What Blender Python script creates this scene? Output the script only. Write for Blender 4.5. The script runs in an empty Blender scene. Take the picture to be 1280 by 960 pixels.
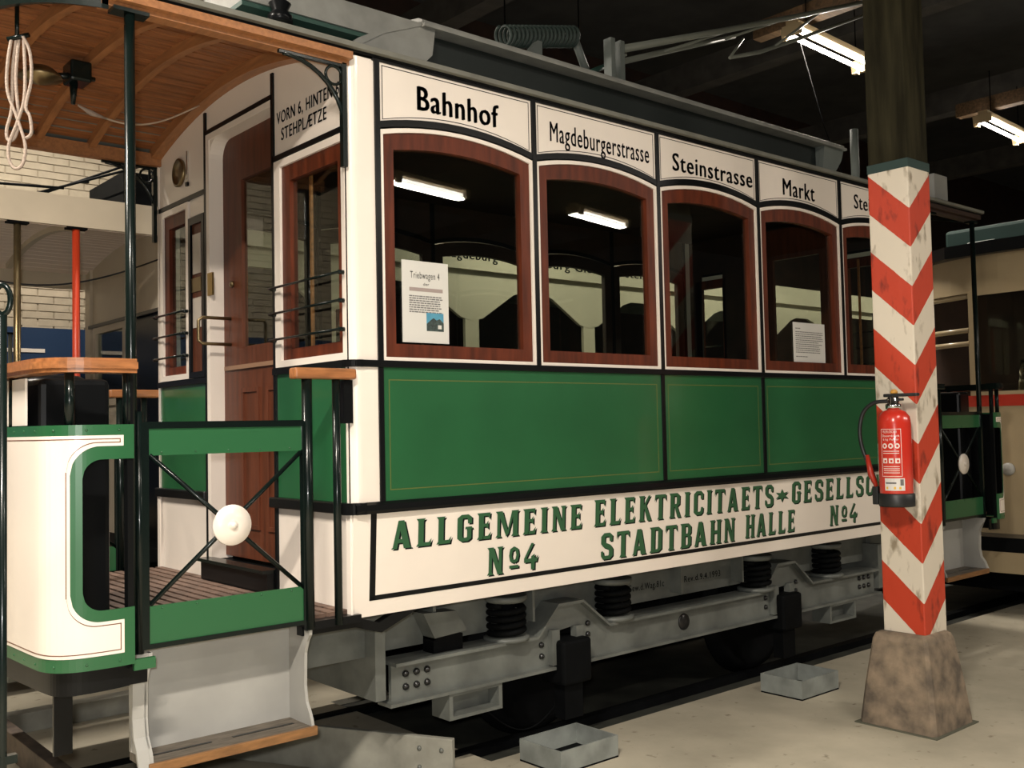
import bpy, bmesh, math, random
from math import sin, cos, pi, radians, sqrt
from mathutils import Vector, Matrix
random.seed(4)
C = bpy.context.scene.collection
S = bpy.context.scene

# ------------------------------------------------------------------ camera, world, exposure
def make_camera():
    yaw, pitch, roll, F = radians(49.40815837), radians(2.46644292), radians(-1.20886845), 1266.05750188
    f = Vector((cos(pitch)*cos(yaw), cos(pitch)*sin(yaw), sin(pitch)))
    r = f.cross(Vector((0, 0, 1))).normalized(); u = r.cross(f)
    c, s = cos(roll), sin(roll)
    r2 = c*r + s*u; u2 = -s*r + c*u
    cam = bpy.data.cameras.new('camera'); o = bpy.data.objects.new('camera', cam); C.objects.link(o)
    m = Matrix((r2, u2, -f)).transposed().to_4x4(); m.translation = Vector((-2.2044375, -3.37441611, 1.52))
    o.matrix_world = m
    cam.sensor_width = 36.0; cam.sensor_fit = 'HORIZONTAL'; cam.lens = F*36.0/1280.0
    cam.clip_start = 0.05; cam.clip_end = 200
    S.camera = o
make_camera()
w = bpy.data.worlds.new('hall_dark'); S.world = w; w.use_nodes = True
w.node_tree.nodes['Background'].inputs[0].default_value = (0.0100, 0.0098, 0.0093, 1)
w.node_tree.nodes['Background'].inputs[1].default_value = 1.0
S.view_settings.view_transform = 'Standard'; S.view_settings.look = 'None'
S.view_settings.gamma = 1.0; S.view_settings.use_curve_mapping = False
S.view_settings.exposure = 0.5

LAMP_POWER = 95
def flash_standin():
    # point light added right above the lens in place of a flashgun
    l = bpy.data.lights.new('flash_standin', 'POINT'); l.energy = 165; l.shadow_soft_size = 0.04; l.color = (1, 0.965, 0.92)
    o = bpy.data.objects.new('flash_standin', l); C.objects.link(o); o.location = (-2.26, -3.38, 1.62)
flash_standin()

# ------------------------------------------------------------------ materials
MATS = {}
def mat(name, col, rough=0.5, metal=0.0, var=0.0, scale=8.0, bump=0.0, coat=0.0, spec=0.5, stretch=None, col2=None, detail=5):
    if name in MATS: return MATS[name]
    m = bpy.data.materials.new(name); m.use_nodes = True; nt = m.node_tree; b = nt.nodes['Principled BSDF']
    b.inputs['Base Color'].default_value = (*col, 1); b.inputs['Roughness'].default_value = rough
    b.inputs['Metallic'].default_value = metal; b.inputs['Coat Weight'].default_value = coat
    b.inputs['Specular IOR Level'].default_value = spec
    b.inputs['Coat Roughness'].default_value = 0.08
    if var > 0 or bump > 0 or col2:
        tc = nt.nodes.new('ShaderNodeTexCoord'); mp = nt.nodes.new('ShaderNodeMapping')
        if stretch: mp.inputs['Scale'].default_value = stretch
        n = nt.nodes.new('ShaderNodeTexNoise'); n.inputs['Scale'].default_value = scale; n.inputs['Detail'].default_value = detail
        nt.links.new(tc.outputs['Object'], mp.inputs[0]); nt.links.new(mp.outputs[0], n.inputs['Vector'])
        if var > 0 or col2:
            r = nt.nodes.new('ShaderNodeValToRGB')
            c2 = col2 or tuple(c*(1-var) for c in col); c1 = tuple(min(1, c*(1+var*0.5)) for c in col)
            r.color_ramp.elements[0].position = 0.32; r.color_ramp.elements[1].position = 0.68
            r.color_ramp.elements[0].color = (*c2, 1); r.color_ramp.elements[1].color = (*c1, 1)
            nt.links.new(n.outputs[0], r.inputs[0]); nt.links.new(r.outputs[0], b.inputs['Base Color'])
        if bump > 0:
            bp = nt.nodes.new('ShaderNodeBump'); bp.inputs['Strength'].default_value = bump; bp.inputs['Distance'].default_value = 0.01
            nt.links.new(n.outputs[0], bp.inputs['Height']); nt.links.new(bp.outputs[0], b.inputs['Normal'])
    MATS[name] = m; return m
def glass_mat(name, tint=(1, 1, 1)):
    m = bpy.data.materials.new(name); m.use_nodes = True; nt = m.node_tree; nt.nodes.clear()
    out = nt.nodes.new('ShaderNodeOutputMaterial'); mx = nt.nodes.new('ShaderNodeMixShader')
    t = nt.nodes.new('ShaderNodeBsdfTransparent'); g = nt.nodes.new('ShaderNodeBsdfGlossy'); ge = nt.nodes.new('ShaderNodeNewGeometry')
    def MM(op, a, bb=None):
        n = nt.nodes.new('ShaderNodeVectorMath' if op == 'DOT_PRODUCT' else 'ShaderNodeMath'); n.operation = op
        for i, q in enumerate((a, bb)):
            if q is None: continue
            if isinstance(q, (int, float)): n.inputs[i].default_value = q
            else: nt.links.new(q, n.inputs[i])
        return n.outputs['Value']
    c = MM('ABSOLUTE', MM('DOT_PRODUCT', ge.outputs['Incoming'], ge.outputs['Normal']))
    fo = MM('ADD', MM('MULTIPLY', MM('POWER', MM('SUBTRACT', 1.0, c), 5.0), 0.96), 0.04)
    g.inputs['Roughness'].default_value = 0.0; t.inputs[0].default_value = (*tint, 1)
    nt.links.new(fo, mx.inputs[0]); nt.links.new(t.outputs[0], mx.inputs[1]); nt.links.new(g.outputs[0], mx.inputs[2])
    nt.links.new(mx.outputs[0], out.inputs[0]); return m
def emit_mat(name, col, s):
    m = bpy.data.materials.new(name); m.use_nodes = True; b = m.node_tree.nodes['Principled BSDF']
    b.inputs['Base Color'].default_value = (0.8, 0.8, 0.8, 1)
    b.inputs['Emission Color'].default_value = (*col, 1); b.inputs['Emission Strength'].default_value = s; return m

WHITE = mat('cream_white_enamel', (0.82, 0.745, 0.66), 0.32, var=0.05, scale=2.0, coat=0.3)
GREEN = mat('green_enamel', (0.0165, 0.102, 0.036), 0.3, var=0.12, scale=3.0, coat=0.3)
LGREEN = mat('apron_green_enamel', (0.018, 0.102, 0.037), 0.35, coat=0.25)
BLACK = mat('black_enamel', (0.005, 0.0055, 0.006), 0.28, spec=0.18)
IRON = mat('dark_green_black_iron', (0.0035, 0.0075, 0.0065), 0.25, spec=0.25, coat=0.12)
REDWOOD = mat('mahogany_varnish', (0.105, 0.021, 0.007), 0.42, var=0.45, scale=9, stretch=(3, 3, 0.4), spec=0.3)
DOORWOOD = mat('door_mahogany', (0.10, 0.028, 0.012), 0.45, var=0.35, scale=8, stretch=(4, 4, 0.4), spec=0.35)
OAK = mat('oiled_oak_rail', (0.33, 0.13, 0.045), 0.35, var=0.35, scale=10, stretch=(1, 6, 6), coat=0.3)
PINE = mat('varnished_pine_ceiling', (0.27, 0.10, 0.034), 0.5, var=0.4, scale=9, stretch=(0.5, 6, 6))
PINERIB = mat('varnished_pine_rib', (0.32, 0.135, 0.05), 0.45, var=0.25, scale=10, stretch=(6, 0.6, 6))
GREY = mat('grey_underframe_paint', (0.135, 0.145, 0.132), 0.5, var=0.3, scale=7, bump=0.2)
STEPGREY = mat('light_grey_step_paint', (0.36, 0.355, 0.33), 0.55, var=0.12, scale=4)
GUTTER = mat('grey_roof_paint', (0.25, 0.25, 0.225), 0.5, var=0.2, scale=9)
ROOFG = mat('grey_green_roof_paint', (0.15, 0.17, 0.155), 0.55, var=0.2, scale=5)
ROOFGREEN = mat('dark_green_roof_underside', (0.02, 0.06, 0.045), 0.5)
STEEL = mat('dark_steel', (0.003, 0.0035, 0.004), 0.7, spec=0.08, metal=0.0, var=0.3, scale=12)
BOLT = mat('black_bolt', (0.012, 0.012, 0.012), 0.3)
CHROME = mat('chrome', (0.7, 0.7, 0.68), 0.12, metal=1.0)
BRASS = mat('brass', (0.42, 0.30, 0.12), 0.3, metal=1.0)
OLDBRASS = mat('old_brass', (0.25, 0.19, 0.1), 0.35, metal=0.9, var=0.3)
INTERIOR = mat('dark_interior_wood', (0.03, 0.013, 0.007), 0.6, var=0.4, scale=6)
GOLD = mat('gold_pinstripe', (0.10, 0.13, 0.03), 0.4)
BROWNLINE = mat('brown_pinstripe', (0.16, 0.06, 0.03), 0.4)
LETBLACK = mat('black_lettering', (0.004, 0.006, 0.006), 0.6, spec=0.15)
LETGREEN = mat('green_lettering', (0.022, 0.095, 0.038), 0.4)
PAPER = mat('white_paper', (0.62, 0.61, 0.57), 0.8)
INK = mat('grey_print', (0.16, 0.155, 0.15), 0.8)
ROPE = mat('rope', (0.34, 0.27, 0.22), 0.8, bump=0.6, scale=120)
CABLE = mat('pale_cable', (0.5, 0.4, 0.3), 0.5)
DECK = mat('worn_deck_slat', (0.14, 0.085, 0.06), 0.7, var=0.5, scale=9, stretch=(1, 6, 1))
TREAD = mat('worn_tread_top', (0.13, 0.11, 0.085), 0.7, var=0.4, scale=14, stretch=(1, 5, 1))
TREADEDGE = mat('tread_nosing_wood', (0.24, 0.115, 0.04), 0.5, var=0.3, scale=14, stretch=(1, 6, 6))
CREAM2 = mat('cream_paint_far_tram', (0.55, 0.475, 0.36), 0.5, var=0.08, scale=3)
CREAMR = mat('beige_enamel', (0.40, 0.315, 0.19), 0.3, var=0.08, scale=3, coat=0.4)
REDP = mat('red_enamel', (0.42, 0.03, 0.015), 0.35, coat=0.2)
REDPOLE = mat('red_pole_paint', (0.55, 0.05, 0.015), 0.4)
TRAY = mat('galvanised_tray', (0.25, 0.27, 0.25), 0.5, var=0.3, scale=9)
PLANK = mat('grey_painted_board', (0.30, 0.295, 0.25), 0.6, var=0.35, scale=6)
TUBE = mat('galvanised_tube', (0.17, 0.18, 0.15), 0.35)
LAMPBODY = mat('lamp_housing', (0.5, 0.38, 0.22), 0.5)
RAFTER = mat('brown_rafter', (0.11, 0.063, 0.028), 0.7, var=0.5, scale=8, stretch=(0.5, 5, 5))
BLUE = mat('blue_dado_paint', (0.006, 0.03, 0.085), 0.6)
BRICK = mat('whitewashed_brick', (0.43, 0.37, 0.275), 0.8, var=0.12, scale=9, bump=0.3)
MORTAR = mat('whitewashed_mortar', (0.36, 0.31, 0.23), 0.9)
BOARDS = mat('brown_boards', (0.20, 0.095, 0.045), 0.7, var=0.45, scale=5, stretch=(5, 5, 0.3))
RUBBER = mat('black_rubber', (0.014, 0.015, 0.016), 0.45)
GLASS = glass_mat('window_glass', (0.86, 0.9, 0.86))
TUBELIGHT = emit_mat('fluorescent_tube', (1.0, 0.93, 0.84), 14)

# ------------------------------------------------------------------ mesh helpers
XF = None     # optional point transform used by MB.build (mirrors the rear platform)
class MB:
    def __init__(s): s.v = []; s.f = []; s.sm = []
    def add(s, vs, fs, smooth=False):
        n = len(s.v); s.v += [tuple(p) for p in vs]
        s.f += [tuple(i+n for i in f) for f in fs]; s.sm += [smooth]*len(fs)
        return s
    def box(s, x0, x1, y0, y1, z0, z1, M=None):
        p = [(x, y, z) for x in (x0, x1) for y in (y0, y1) for z in (z0, z1)]
        if M is not None: p = [tuple(M @ Vector(q)) for q in p]
        return s.add(p, [(0, 1, 3, 2), (4, 6, 7, 5), (0, 4, 5, 1), (2, 3, 7, 6), (0, 2, 6, 4), (1, 5, 7, 3)])
    def prism(s, poly, ax, a0, a1):
        """poly: 2-D points in the plane orthogonal to axis ax ('x': (y,z), 'y': (x,z), 'z': (x,y))"""
        def P(p, a): return {'x': (a, p[0], p[1]), 'y': (p[0], a, p[1]), 'z': (p[0], p[1], a)}[ax]
        n = len(poly)
        vs = [P(p, a0) for p in poly] + [P(p, a1) for p in poly]
        fs = [tuple(range(n)), tuple(range(2*n-1, n-1, -1))] + [(i, (i+1) % n, n+(i+1) % n, n+i) for i in range(n)]
        return s.add(vs, fs)
    def ring(s, A, B, ax, a0, a1, closed=True):
        """solid between two loops A (outer) and B (inner) of equal length"""
        def P(p, a): return {'x': (a, p[0], p[1]), 'y': (p[0], a, p[1]), 'z': (p[0], p[1], a)}[ax]
        n = len(A); vs = [P(p, a0) for p in A]+[P(p, a0) for p in B]+[P(p, a1) for p in A]+[P(p, a1) for p in B]
        fs = []
        for i in range(n if closed else n-1):
            j = (i+1) % n
            fs += [(i, j, n+j, n+i), (2*n+i, 3*n+i, 3*n+j, 2*n+j), (i, 2*n+i, 2*n+j, j), (n+i, n+j, 3*n+j, 3*n+i)]
        if not closed: fs += [(0, n, 3*n, 2*n), (n-1, 3*n-1, 4*n-1, 2*n-1)]
        return s.add(vs, fs)
    def tube(s, pts, r, n=10, closed=False, caps=True):
        pts = [Vector(p) for p in pts]; m = len(pts); rs = r if isinstance(r, (list, tuple)) else [r]*m
        T = []
        for i in range(m):
            if closed: t = pts[(i+1) % m]-pts[i-1]
            else: t = pts[min(i+1, m-1)]-pts[max(i-1, 0)]
            T.append(t.normalized())
        up = Vector((0, 0, 1)) if abs(T[0].z) < 0.9 else Vector((1, 0, 0))
        u = T[0].cross(up).normalized(); vs = []
        for i in range(m):
            u = (u - T[i]*u.dot(T[i])).normalized(); v = T[i].cross(u)
            for k in range(n):
                a = 2*pi*k/n; vs.append(pts[i]+rs[i]*(cos(a)*u+sin(a)*v))
        fs = []
        for i in range(m if closed else m-1):
            j = (i+1) % m
            for k in range(n): fs.append((i*n+k, i*n+(k+1) % n, j*n+(k+1) % n, j*n+k))
        s.add(vs, fs, True)
        if caps and not closed:
            b = len(s.v)-m*n
            s.f += [tuple(b+k for k in range(n))[::-1], tuple(b+(m-1)*n+k for k in range(n))]; s.sm += [False, False]
        return s
    def lathe(s, prof, o=(0, 0, 0), ax=(0, 0, 1), n=24):
        """prof: (radius, distance along axis)"""
        ax = Vector(ax).normalized(); up = Vector((0, 0, 1)) if abs(ax.z) < 0.9 else Vector((1, 0, 0))
        u = ax.cross(up).normalized(); v = ax.cross(u); o = Vector(o); vs = []
        for r, h in prof:
            for k in range(n):
                a = 2*pi*k/n; vs.append(o+ax*h+r*(cos(a)*u+sin(a)*v))
        fs = []; m = len(prof)
        for i in range(m-1):
            for k in range(n): fs.append((i*n+k, i*n+(k+1) % n, (i+1)*n+(k+1) % n, (i+1)*n+k))
        s.add(vs, fs, True)
        b = len(s.v)-m*n
        if prof[0][0] > 1e-4: s.f.append(tuple(b+k for k in range(n))[::-1]); s.sm.append(False)
        if prof[-1][0] > 1e-4: s.f.append(tuple(b+(m-1)*n+k for k in range(n))); s.sm.append(False)
        return s
    def grid(s, rows, thick=None):
        """rows: list of equal-length lists of points; smooth sheet; thick = offset vector function"""
        R = len(rows); N = len(rows[0]); vs = [p for r in rows for p in r]
        fs = [(i*N+j, i*N+j+1, (i+1)*N+j+1, (i+1)*N+j) for i in range(R-1) for j in range(N-1)]
        if thick is None: return s.add(vs, fs, True)
        t = Vector(thick); off = [tuple(Vector(p)+t) for p in vs]; K = R*N
        fs2 = fs + [tuple(K+i for i in f[::-1]) for f in fs]
        e = [(i*N, (i+1)*N) for i in range(R-1)] + [(i*N+N-1, (i+1)*N+N-1) for i in range(R-1)]
        e += [(j, j+1) for j in range(N-1)] + [((R-1)*N+j, (R-1)*N+j+1) for j in range(N-1)]
        fs2 += [(a, b, b+K, a+K) for a, b in e]
        return s.add(vs+off, fs2, False)
    def build(s, name, material, parent=None, bevel=0, recalc=True):
        vs = s.v if XF is None else [XF(p) for p in s.v]
        me = bpy.data.meshes.new(name); me.from_pydata(vs, [], s.f); me.update()
        for p, sm in zip(me.polygons, s.sm): p.use_smooth = sm
        if recalc:
            bm = bmesh.new(); bm.from_mesh(me); bmesh.ops.recalc_face_normals(bm, faces=bm.faces)
            if bevel:
                bmesh.ops.bevel(bm, geom=[e for e in bm.edges if len(e.link_faces) == 2 and e.calc_face_angle(0) > 0.5], offset=bevel, segments=2, profile=0.5, affect='EDGES')
            bm.to_mesh(me); bm.free()
        me.materials.append(material)
        o = bpy.data.objects.new(name, me); C.objects.link(o)
        if parent is not None: o.parent = parent; o.matrix_parent_inverse = PINV(parent)
        return o
def PINV(p):
    M = Matrix.Identity(4); q = p
    while q is not None: M = Matrix.Translation(q.location) @ M if q.rotation_euler.z == 0 else Matrix.Translation(q.location) @ Matrix.Rotation(q.rotation_euler.z, 4, 'Z') @ M; q = None if q.parent is None else None
    return M.inverted()
def box(name, m, parent, *a, bevel=0): return MB().box(*a).build(name, m, parent, bevel=bevel)
def tag(o, label=None, cat=None, group=None, kind=None):
    if label: o['label'] = label
    if cat: o['category'] = cat
    if group: o['group'] = group
    if kind: o['kind'] = kind
    return o
def thing(name, label, cat, loc=(0, 0, 0), group=None):
    o = bpy.data.objects.new(name, None); C.objects.link(o); o.location = loc; o.empty_display_size = 0.2
    return tag(o, label, cat, group)
def text_mesh(s, x0, x1, z0, cap, bold=0.0, ref='H', rot=0.0):
    """flat lettering fitted to x0..x1 and to cap height; returns verts (x,z) and faces"""
    def mk(t):
        cu = bpy.data.curves.new('t', 'FONT'); cu.body = t; cu.offset = bold; cu.resolution_u = 3; cu.space_character = 1.12; cu.size = 1.0
        o = bpy.data.objects.new('t', cu); C.objects.link(o); bpy.context.view_layer.update()
        dg = bpy.context.evaluated_depsgraph_get(); me = o.evaluated_get(dg).to_mesh()
        v = [(p.co.x, p.co.y) for p in me.vertices]; f = [tuple(q.vertices) for q in me.polygons]
        o.evaluated_get(dg).to_mesh_clear(); bpy.data.objects.remove(o); bpy.data.curves.remove(cu); return v, f
    bb, bold = bold, 0.0
    v, f = mk(s); r, _ = mk(ref); h = max(p[1] for p in r)
    if bb > 0:
        n0 = len(v); v0 = v; f0 = f
        for q in (-1, 1): f = f+[tuple(i+len(v) for i in t) for t in f0]; v = v+[(p[0]+q*bb, p[1]+q*bb*0.3) for p in v0]
    a, b = min(p[0] for p in v), max(p[0] for p in v)
    return [(x0+(p[0]-a)/(b-a)*(x1-x0), z0+p[1]/h*cap) for p in v], f
def flat(vf, fn, name, m, parent, label=None):
    v, f = vf; mb = MB(); mb.add([fn(*p) for p in v], f)
    o = mb.build(name, m, parent, recalc=False)
    if label: o['label'] = label
    return o

# ------------------------------------------------------------------ the hall: floor, walls, ceiling
def concrete():
    m = mat('hall_concrete', (0.36, 0.295, 0.205), 0.75); nt = m.node_tree; b = nt.nodes['Principled BSDF']
    tc = nt.nodes.new('ShaderNodeTexCoord')
    n1 = nt.nodes.new('ShaderNodeTexNoise'); n1.inputs['Scale'].default_value = 1.3; n1.inputs['Detail'].default_value = 9; n1.inputs['Roughness'].default_value = 0.6
    n2 = nt.nodes.new('ShaderNodeTexNoise'); n2.inputs['Scale'].default_value = 14; n2.inputs['Detail'].default_value = 6
    r = nt.nodes.new('ShaderNodeValToRGB'); r.color_ramp.elements[0].position = 0.33; r.color_ramp.elements[1].position = 0.66
    r.color_ramp.elements[0].color = (0.34, 0.31, 0.235, 1); r.color_ramp.elements[1].color = (0.50, 0.455, 0.35, 1)
    r2 = nt.nodes.new('ShaderNodeValToRGB'); r2.color_ramp.elements[0].position = 0.27; r2.color_ramp.elements[1].position = 0.36
    r2.color_ramp.elements[0].color = (0.45, 0.42, 0.38, 1); r2.color_ramp.elements[1].color = (1, 1, 1, 1)
    mx = nt.nodes.new('ShaderNodeMixRGB'); mx.blend_type = 'MULTIPLY'; mx.inputs[0].default_value = 1
    for n in (n1, n2): nt.links.new(tc.outputs['Object'], n.inputs['Vector'])
    nt.links.new(n1.outputs[0], r.inputs[0]); nt.links.new(n2.outputs[0], r2.inputs[0])
    nt.links.new(r.outputs[0], mx.inputs[1]); nt.links.new(r2.outputs[0], mx.inputs[2]); nt.links.new(mx.outputs[0], b.inputs['Base Color'])
    bp = nt.nodes.new('ShaderNodeBump'); bp.inputs['Strength'].default_value = 0.12; bp.inputs['Distance'].default_value = 0.01
    nt.links.new(n2.outputs[0], bp.inputs['Height']); nt.links.new(bp.outputs[0], b.inputs['Normal'])
    return m
CONC = concrete()
OILY_SHADED = mat('oil_and_shade_trackbed', (0.03, 0.032, 0.024), 0.75, var=0.6, scale=5, bump=0.4)  # oil stain and the tram's shade both put into this dark colour
mb = MB(); mb.box(-12, 22, -14, 0.275, -0.2, 0); mb.box(-12, 0.75, 0.275, 1.70, -0.2, 0); mb.box(-12, 22, 1.70, 9, -0.2, 0)
tag(mb.build('floor', CONC), kind='structure')
tb = tag(box('track_bed', OILY_SHADED, None, 0.75, 22, 0.275, 1.70, -0.2, -0.03), kind='structure'); tb.name = 'floor_track_bed'
for y in (0.46, 1.46):
    r = MB(); r.box(-12, 22, y-0.03, y+0.03, -0.03, 0.012); r.box(-12, 22, y-0.012, y+0.02, 0.0119, 0.0122)
    tag(r.build('trim_rail', STEEL, bevel=0), kind='structure')
# walls
wb = tag(box('wall_back', MORTAR, None, -8, 1.75, 5.50, 5.7, 0, 6.2), kind='structure')
bw, bh = 0.25, 0.062; k = 0; proto = None
def brick_ranges():
    out = []
    row = 0; z = 2.44
    while z < 4.15:
        off = 0 if row % 2 == 0 else -bw/2; x = -0.75+off
        while x < 1.5:
            out.append((x, z)); x += bw
        z += bh; row += 1
    return out
bp_ = MB().box(0.006, bw-0.006, -0.011, 0.005, 0.004, bh-0.004); pm = None
for (x, z) in brick_ranges():
    if pm is None:
        o = bp_.build('brick', BRICK, wb, bevel=0); pm = o.data; o.location = (x, 5.50, z)
    else:
        o = bpy.data.objects.new('brick', pm); C.objects.link(o); o.parent = wb
        o.location = (x, 5.50+random.uniform(-0.003, 0.003), z)
mb = MB(); row = 0; z = 0.0
while z < 6.1:
    off = 0 if row % 2 == 0 else -bw/2; x = -4.75+off
    while x < 1.5:
        if not (2.43 < z < 4.16 and x > -0.89): mb.box(x+0.006, x+bw-0.006, 5.489, 5.505, z+0.004, z+bh-0.004)
        x += bw
    z += bh; row += 1
o = mb.build('brickwork', BRICK, wb); o['kind'] = 'stuff'
box('dado_panel', BLUE, wb, -6, 1.75, 5.475, 5.487, 0.9, 2.425)
box('dado_stripe', WHITE, wb, -0.25, 0.3, 5.468, 5.476, 2.22, 2.25)
wr = tag(box('wall_boarded', INTERIOR, None, 1.75, 22, 5.52, 5.7, 0, 6.2), kind='structure'); wr.name = 'wall_back_right'
bd = None
for i in range(40):
    x = 1.76+i*0.16
    if bd is None: bo = MB().box(0, 0.152, 5.49, 5.52, 1.6, 5.0).build('wall_board', BOARDS, wr); bd = bo.data; bo.location = (x, 0, 0)
    else: bo = bpy.data.objects.new('wall_board', bd); C.objects.link(bo); bo.parent = wr; bo.location = (x, 0, 0)
CEIL = mat('sooty_ceiling_boards', (0.032, 0.031, 0.028), 0.9, var=0.3, scale=3)
ce = tag(box('ceiling', CEIL, None, -12, 22, -14, 9, 6.2, 6.3), kind='structure')
for i, x in enumerate((-3.2, 0.1, 3.4, 6.7, 10.0, 13.3)):
    o = tag(box('ceiling_beam', mat('sooty_beam', (0.04, 0.036, 0.03), 0.8, var=0.4, scale=6), None, x, x+0.2, -14, 9, 5.3, 5.6), kind='structure')
    o.name = 'trim_ceiling_beam'
for x in (5.35, 9.2):
    o = tag(box('trim_tie_beam', RAFTER, None, x, x+0.12, -2.2, 2.0, 4.97, 5.12), kind='structure')

# ------------------------------------------------------------------ fluorescent lamps
def lamp_fixture(x0, y0, x1, y1, z, label, power=None, hangers=True):
    L = sqrt((x1-x0)**2+(y1-y0)**2); a = math.atan2(y1-y0, x1-x0)
    t = thing('fluorescent_lamp', label, 'ceiling lamp', ((x0+x1)/2, (y0+y1)/2, z), 'twin-tube hall lamps'); t.rotation_euler = (0, 0, a)
    def put(mb, name, m, parent=t):
        o = mb.build(name, m, None); o.parent = parent; return o
    put(MB().box(-L/2-0.03, L/2+0.03, -0.05, 0.05, 0.05, 0.10), 'housing', LAMPBODY)
    for s in (-1, 1):
        put(MB().tube([(-L/2, 0.055*s, 0), (L/2, 0.055*s, 0)], 0.019, 12), 'tube', TUBELIGHT)
        put(MB().box(s*L/2-0.02+s*0.02, s*L/2+0.02+s*0.02, -0.085, 0.085, -0.025, 0.06), 'end_cap', LAMPBODY)
        put(MB().prism([(s*L/2*0.93-0.05, 0.06), (s*L/2*0.93+0.05, 0.06), (s*L/2*0.93+0.025, -0.05), (s*L/2*0.93-0.025, -0.05)], 'y', 0.07, 0.12), 'bracket', LAMPBODY)
        if hangers: put(MB().tube([(s*L/3, 0, 0.1), (s*L/3, 0, 5.4-z)], 0.006, 6), 'hanger_rod', STEEL)
    l = bpy.data.lights.new('lamp_light', 'AREA'); l.shape = 'RECTANGLE'; l.size = L; l.size_y = 0.16; l.energy = power or LAMP_POWER
    l.color = (1.0, 0.90, 0.78)
    o = bpy.data.objects.new('lamp_light', l); C.objects.link(o); o.parent = t; o.location = (0, 0, -0.04)
    return t
lamp_fixture(5.12, 1.43, 6.40, 1.49, 4.80, 'twin fluorescent lamp in the upper right, left of the timber post top')
lamp_fixture(8.98, 1.585, 10.20, 1.65, 4.80, 'twin fluorescent lamp cut by the right edge of the picture')
lamp_fixture(4.02, -5.85, 5.22, -6.08, 4.30, 'twin fluorescent lamp behind the camera, mirrored in the first tram window')
lamp_fixture(6.88, -5.90, 8.12, -6.17, 4.30, 'twin fluorescent lamp behind the camera, mirrored in the second tram window')
lamp_fixture(-3.3, -2.9, -2.1, -2.9, 4.40, 'twin fluorescent lamp overhead near the camera, outside the picture', 270)
lamp_fixture(-3.4, 0.7, -2.2, 0.7, 4.40, 'twin fluorescent lamp above the front end of the green tram, outside the picture', 150)
lamp_fixture(0.55, -3.6, 1.75, -3.6, 4.40, 'added twin-tube fill lamp over the aisle beside the tram, outside the picture', 32)  # unseen fixture added for extra light along the aisle
lamp_fixture(2.6, 2.46, 3.8, 2.46, 3.55, 'added twin-tube fill lamp above the gap between the two trams, hidden by the tram roof', 9)  # unseen fixture added to light the near side of the cream tram
lamp_fixture(-1.2, 3.6, 0.0, 3.6, 4.9, 'added twin-tube fill lamp above the cream tram roof, outside the picture', 110)  # unseen fixture added for its light over the cream tram

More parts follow.
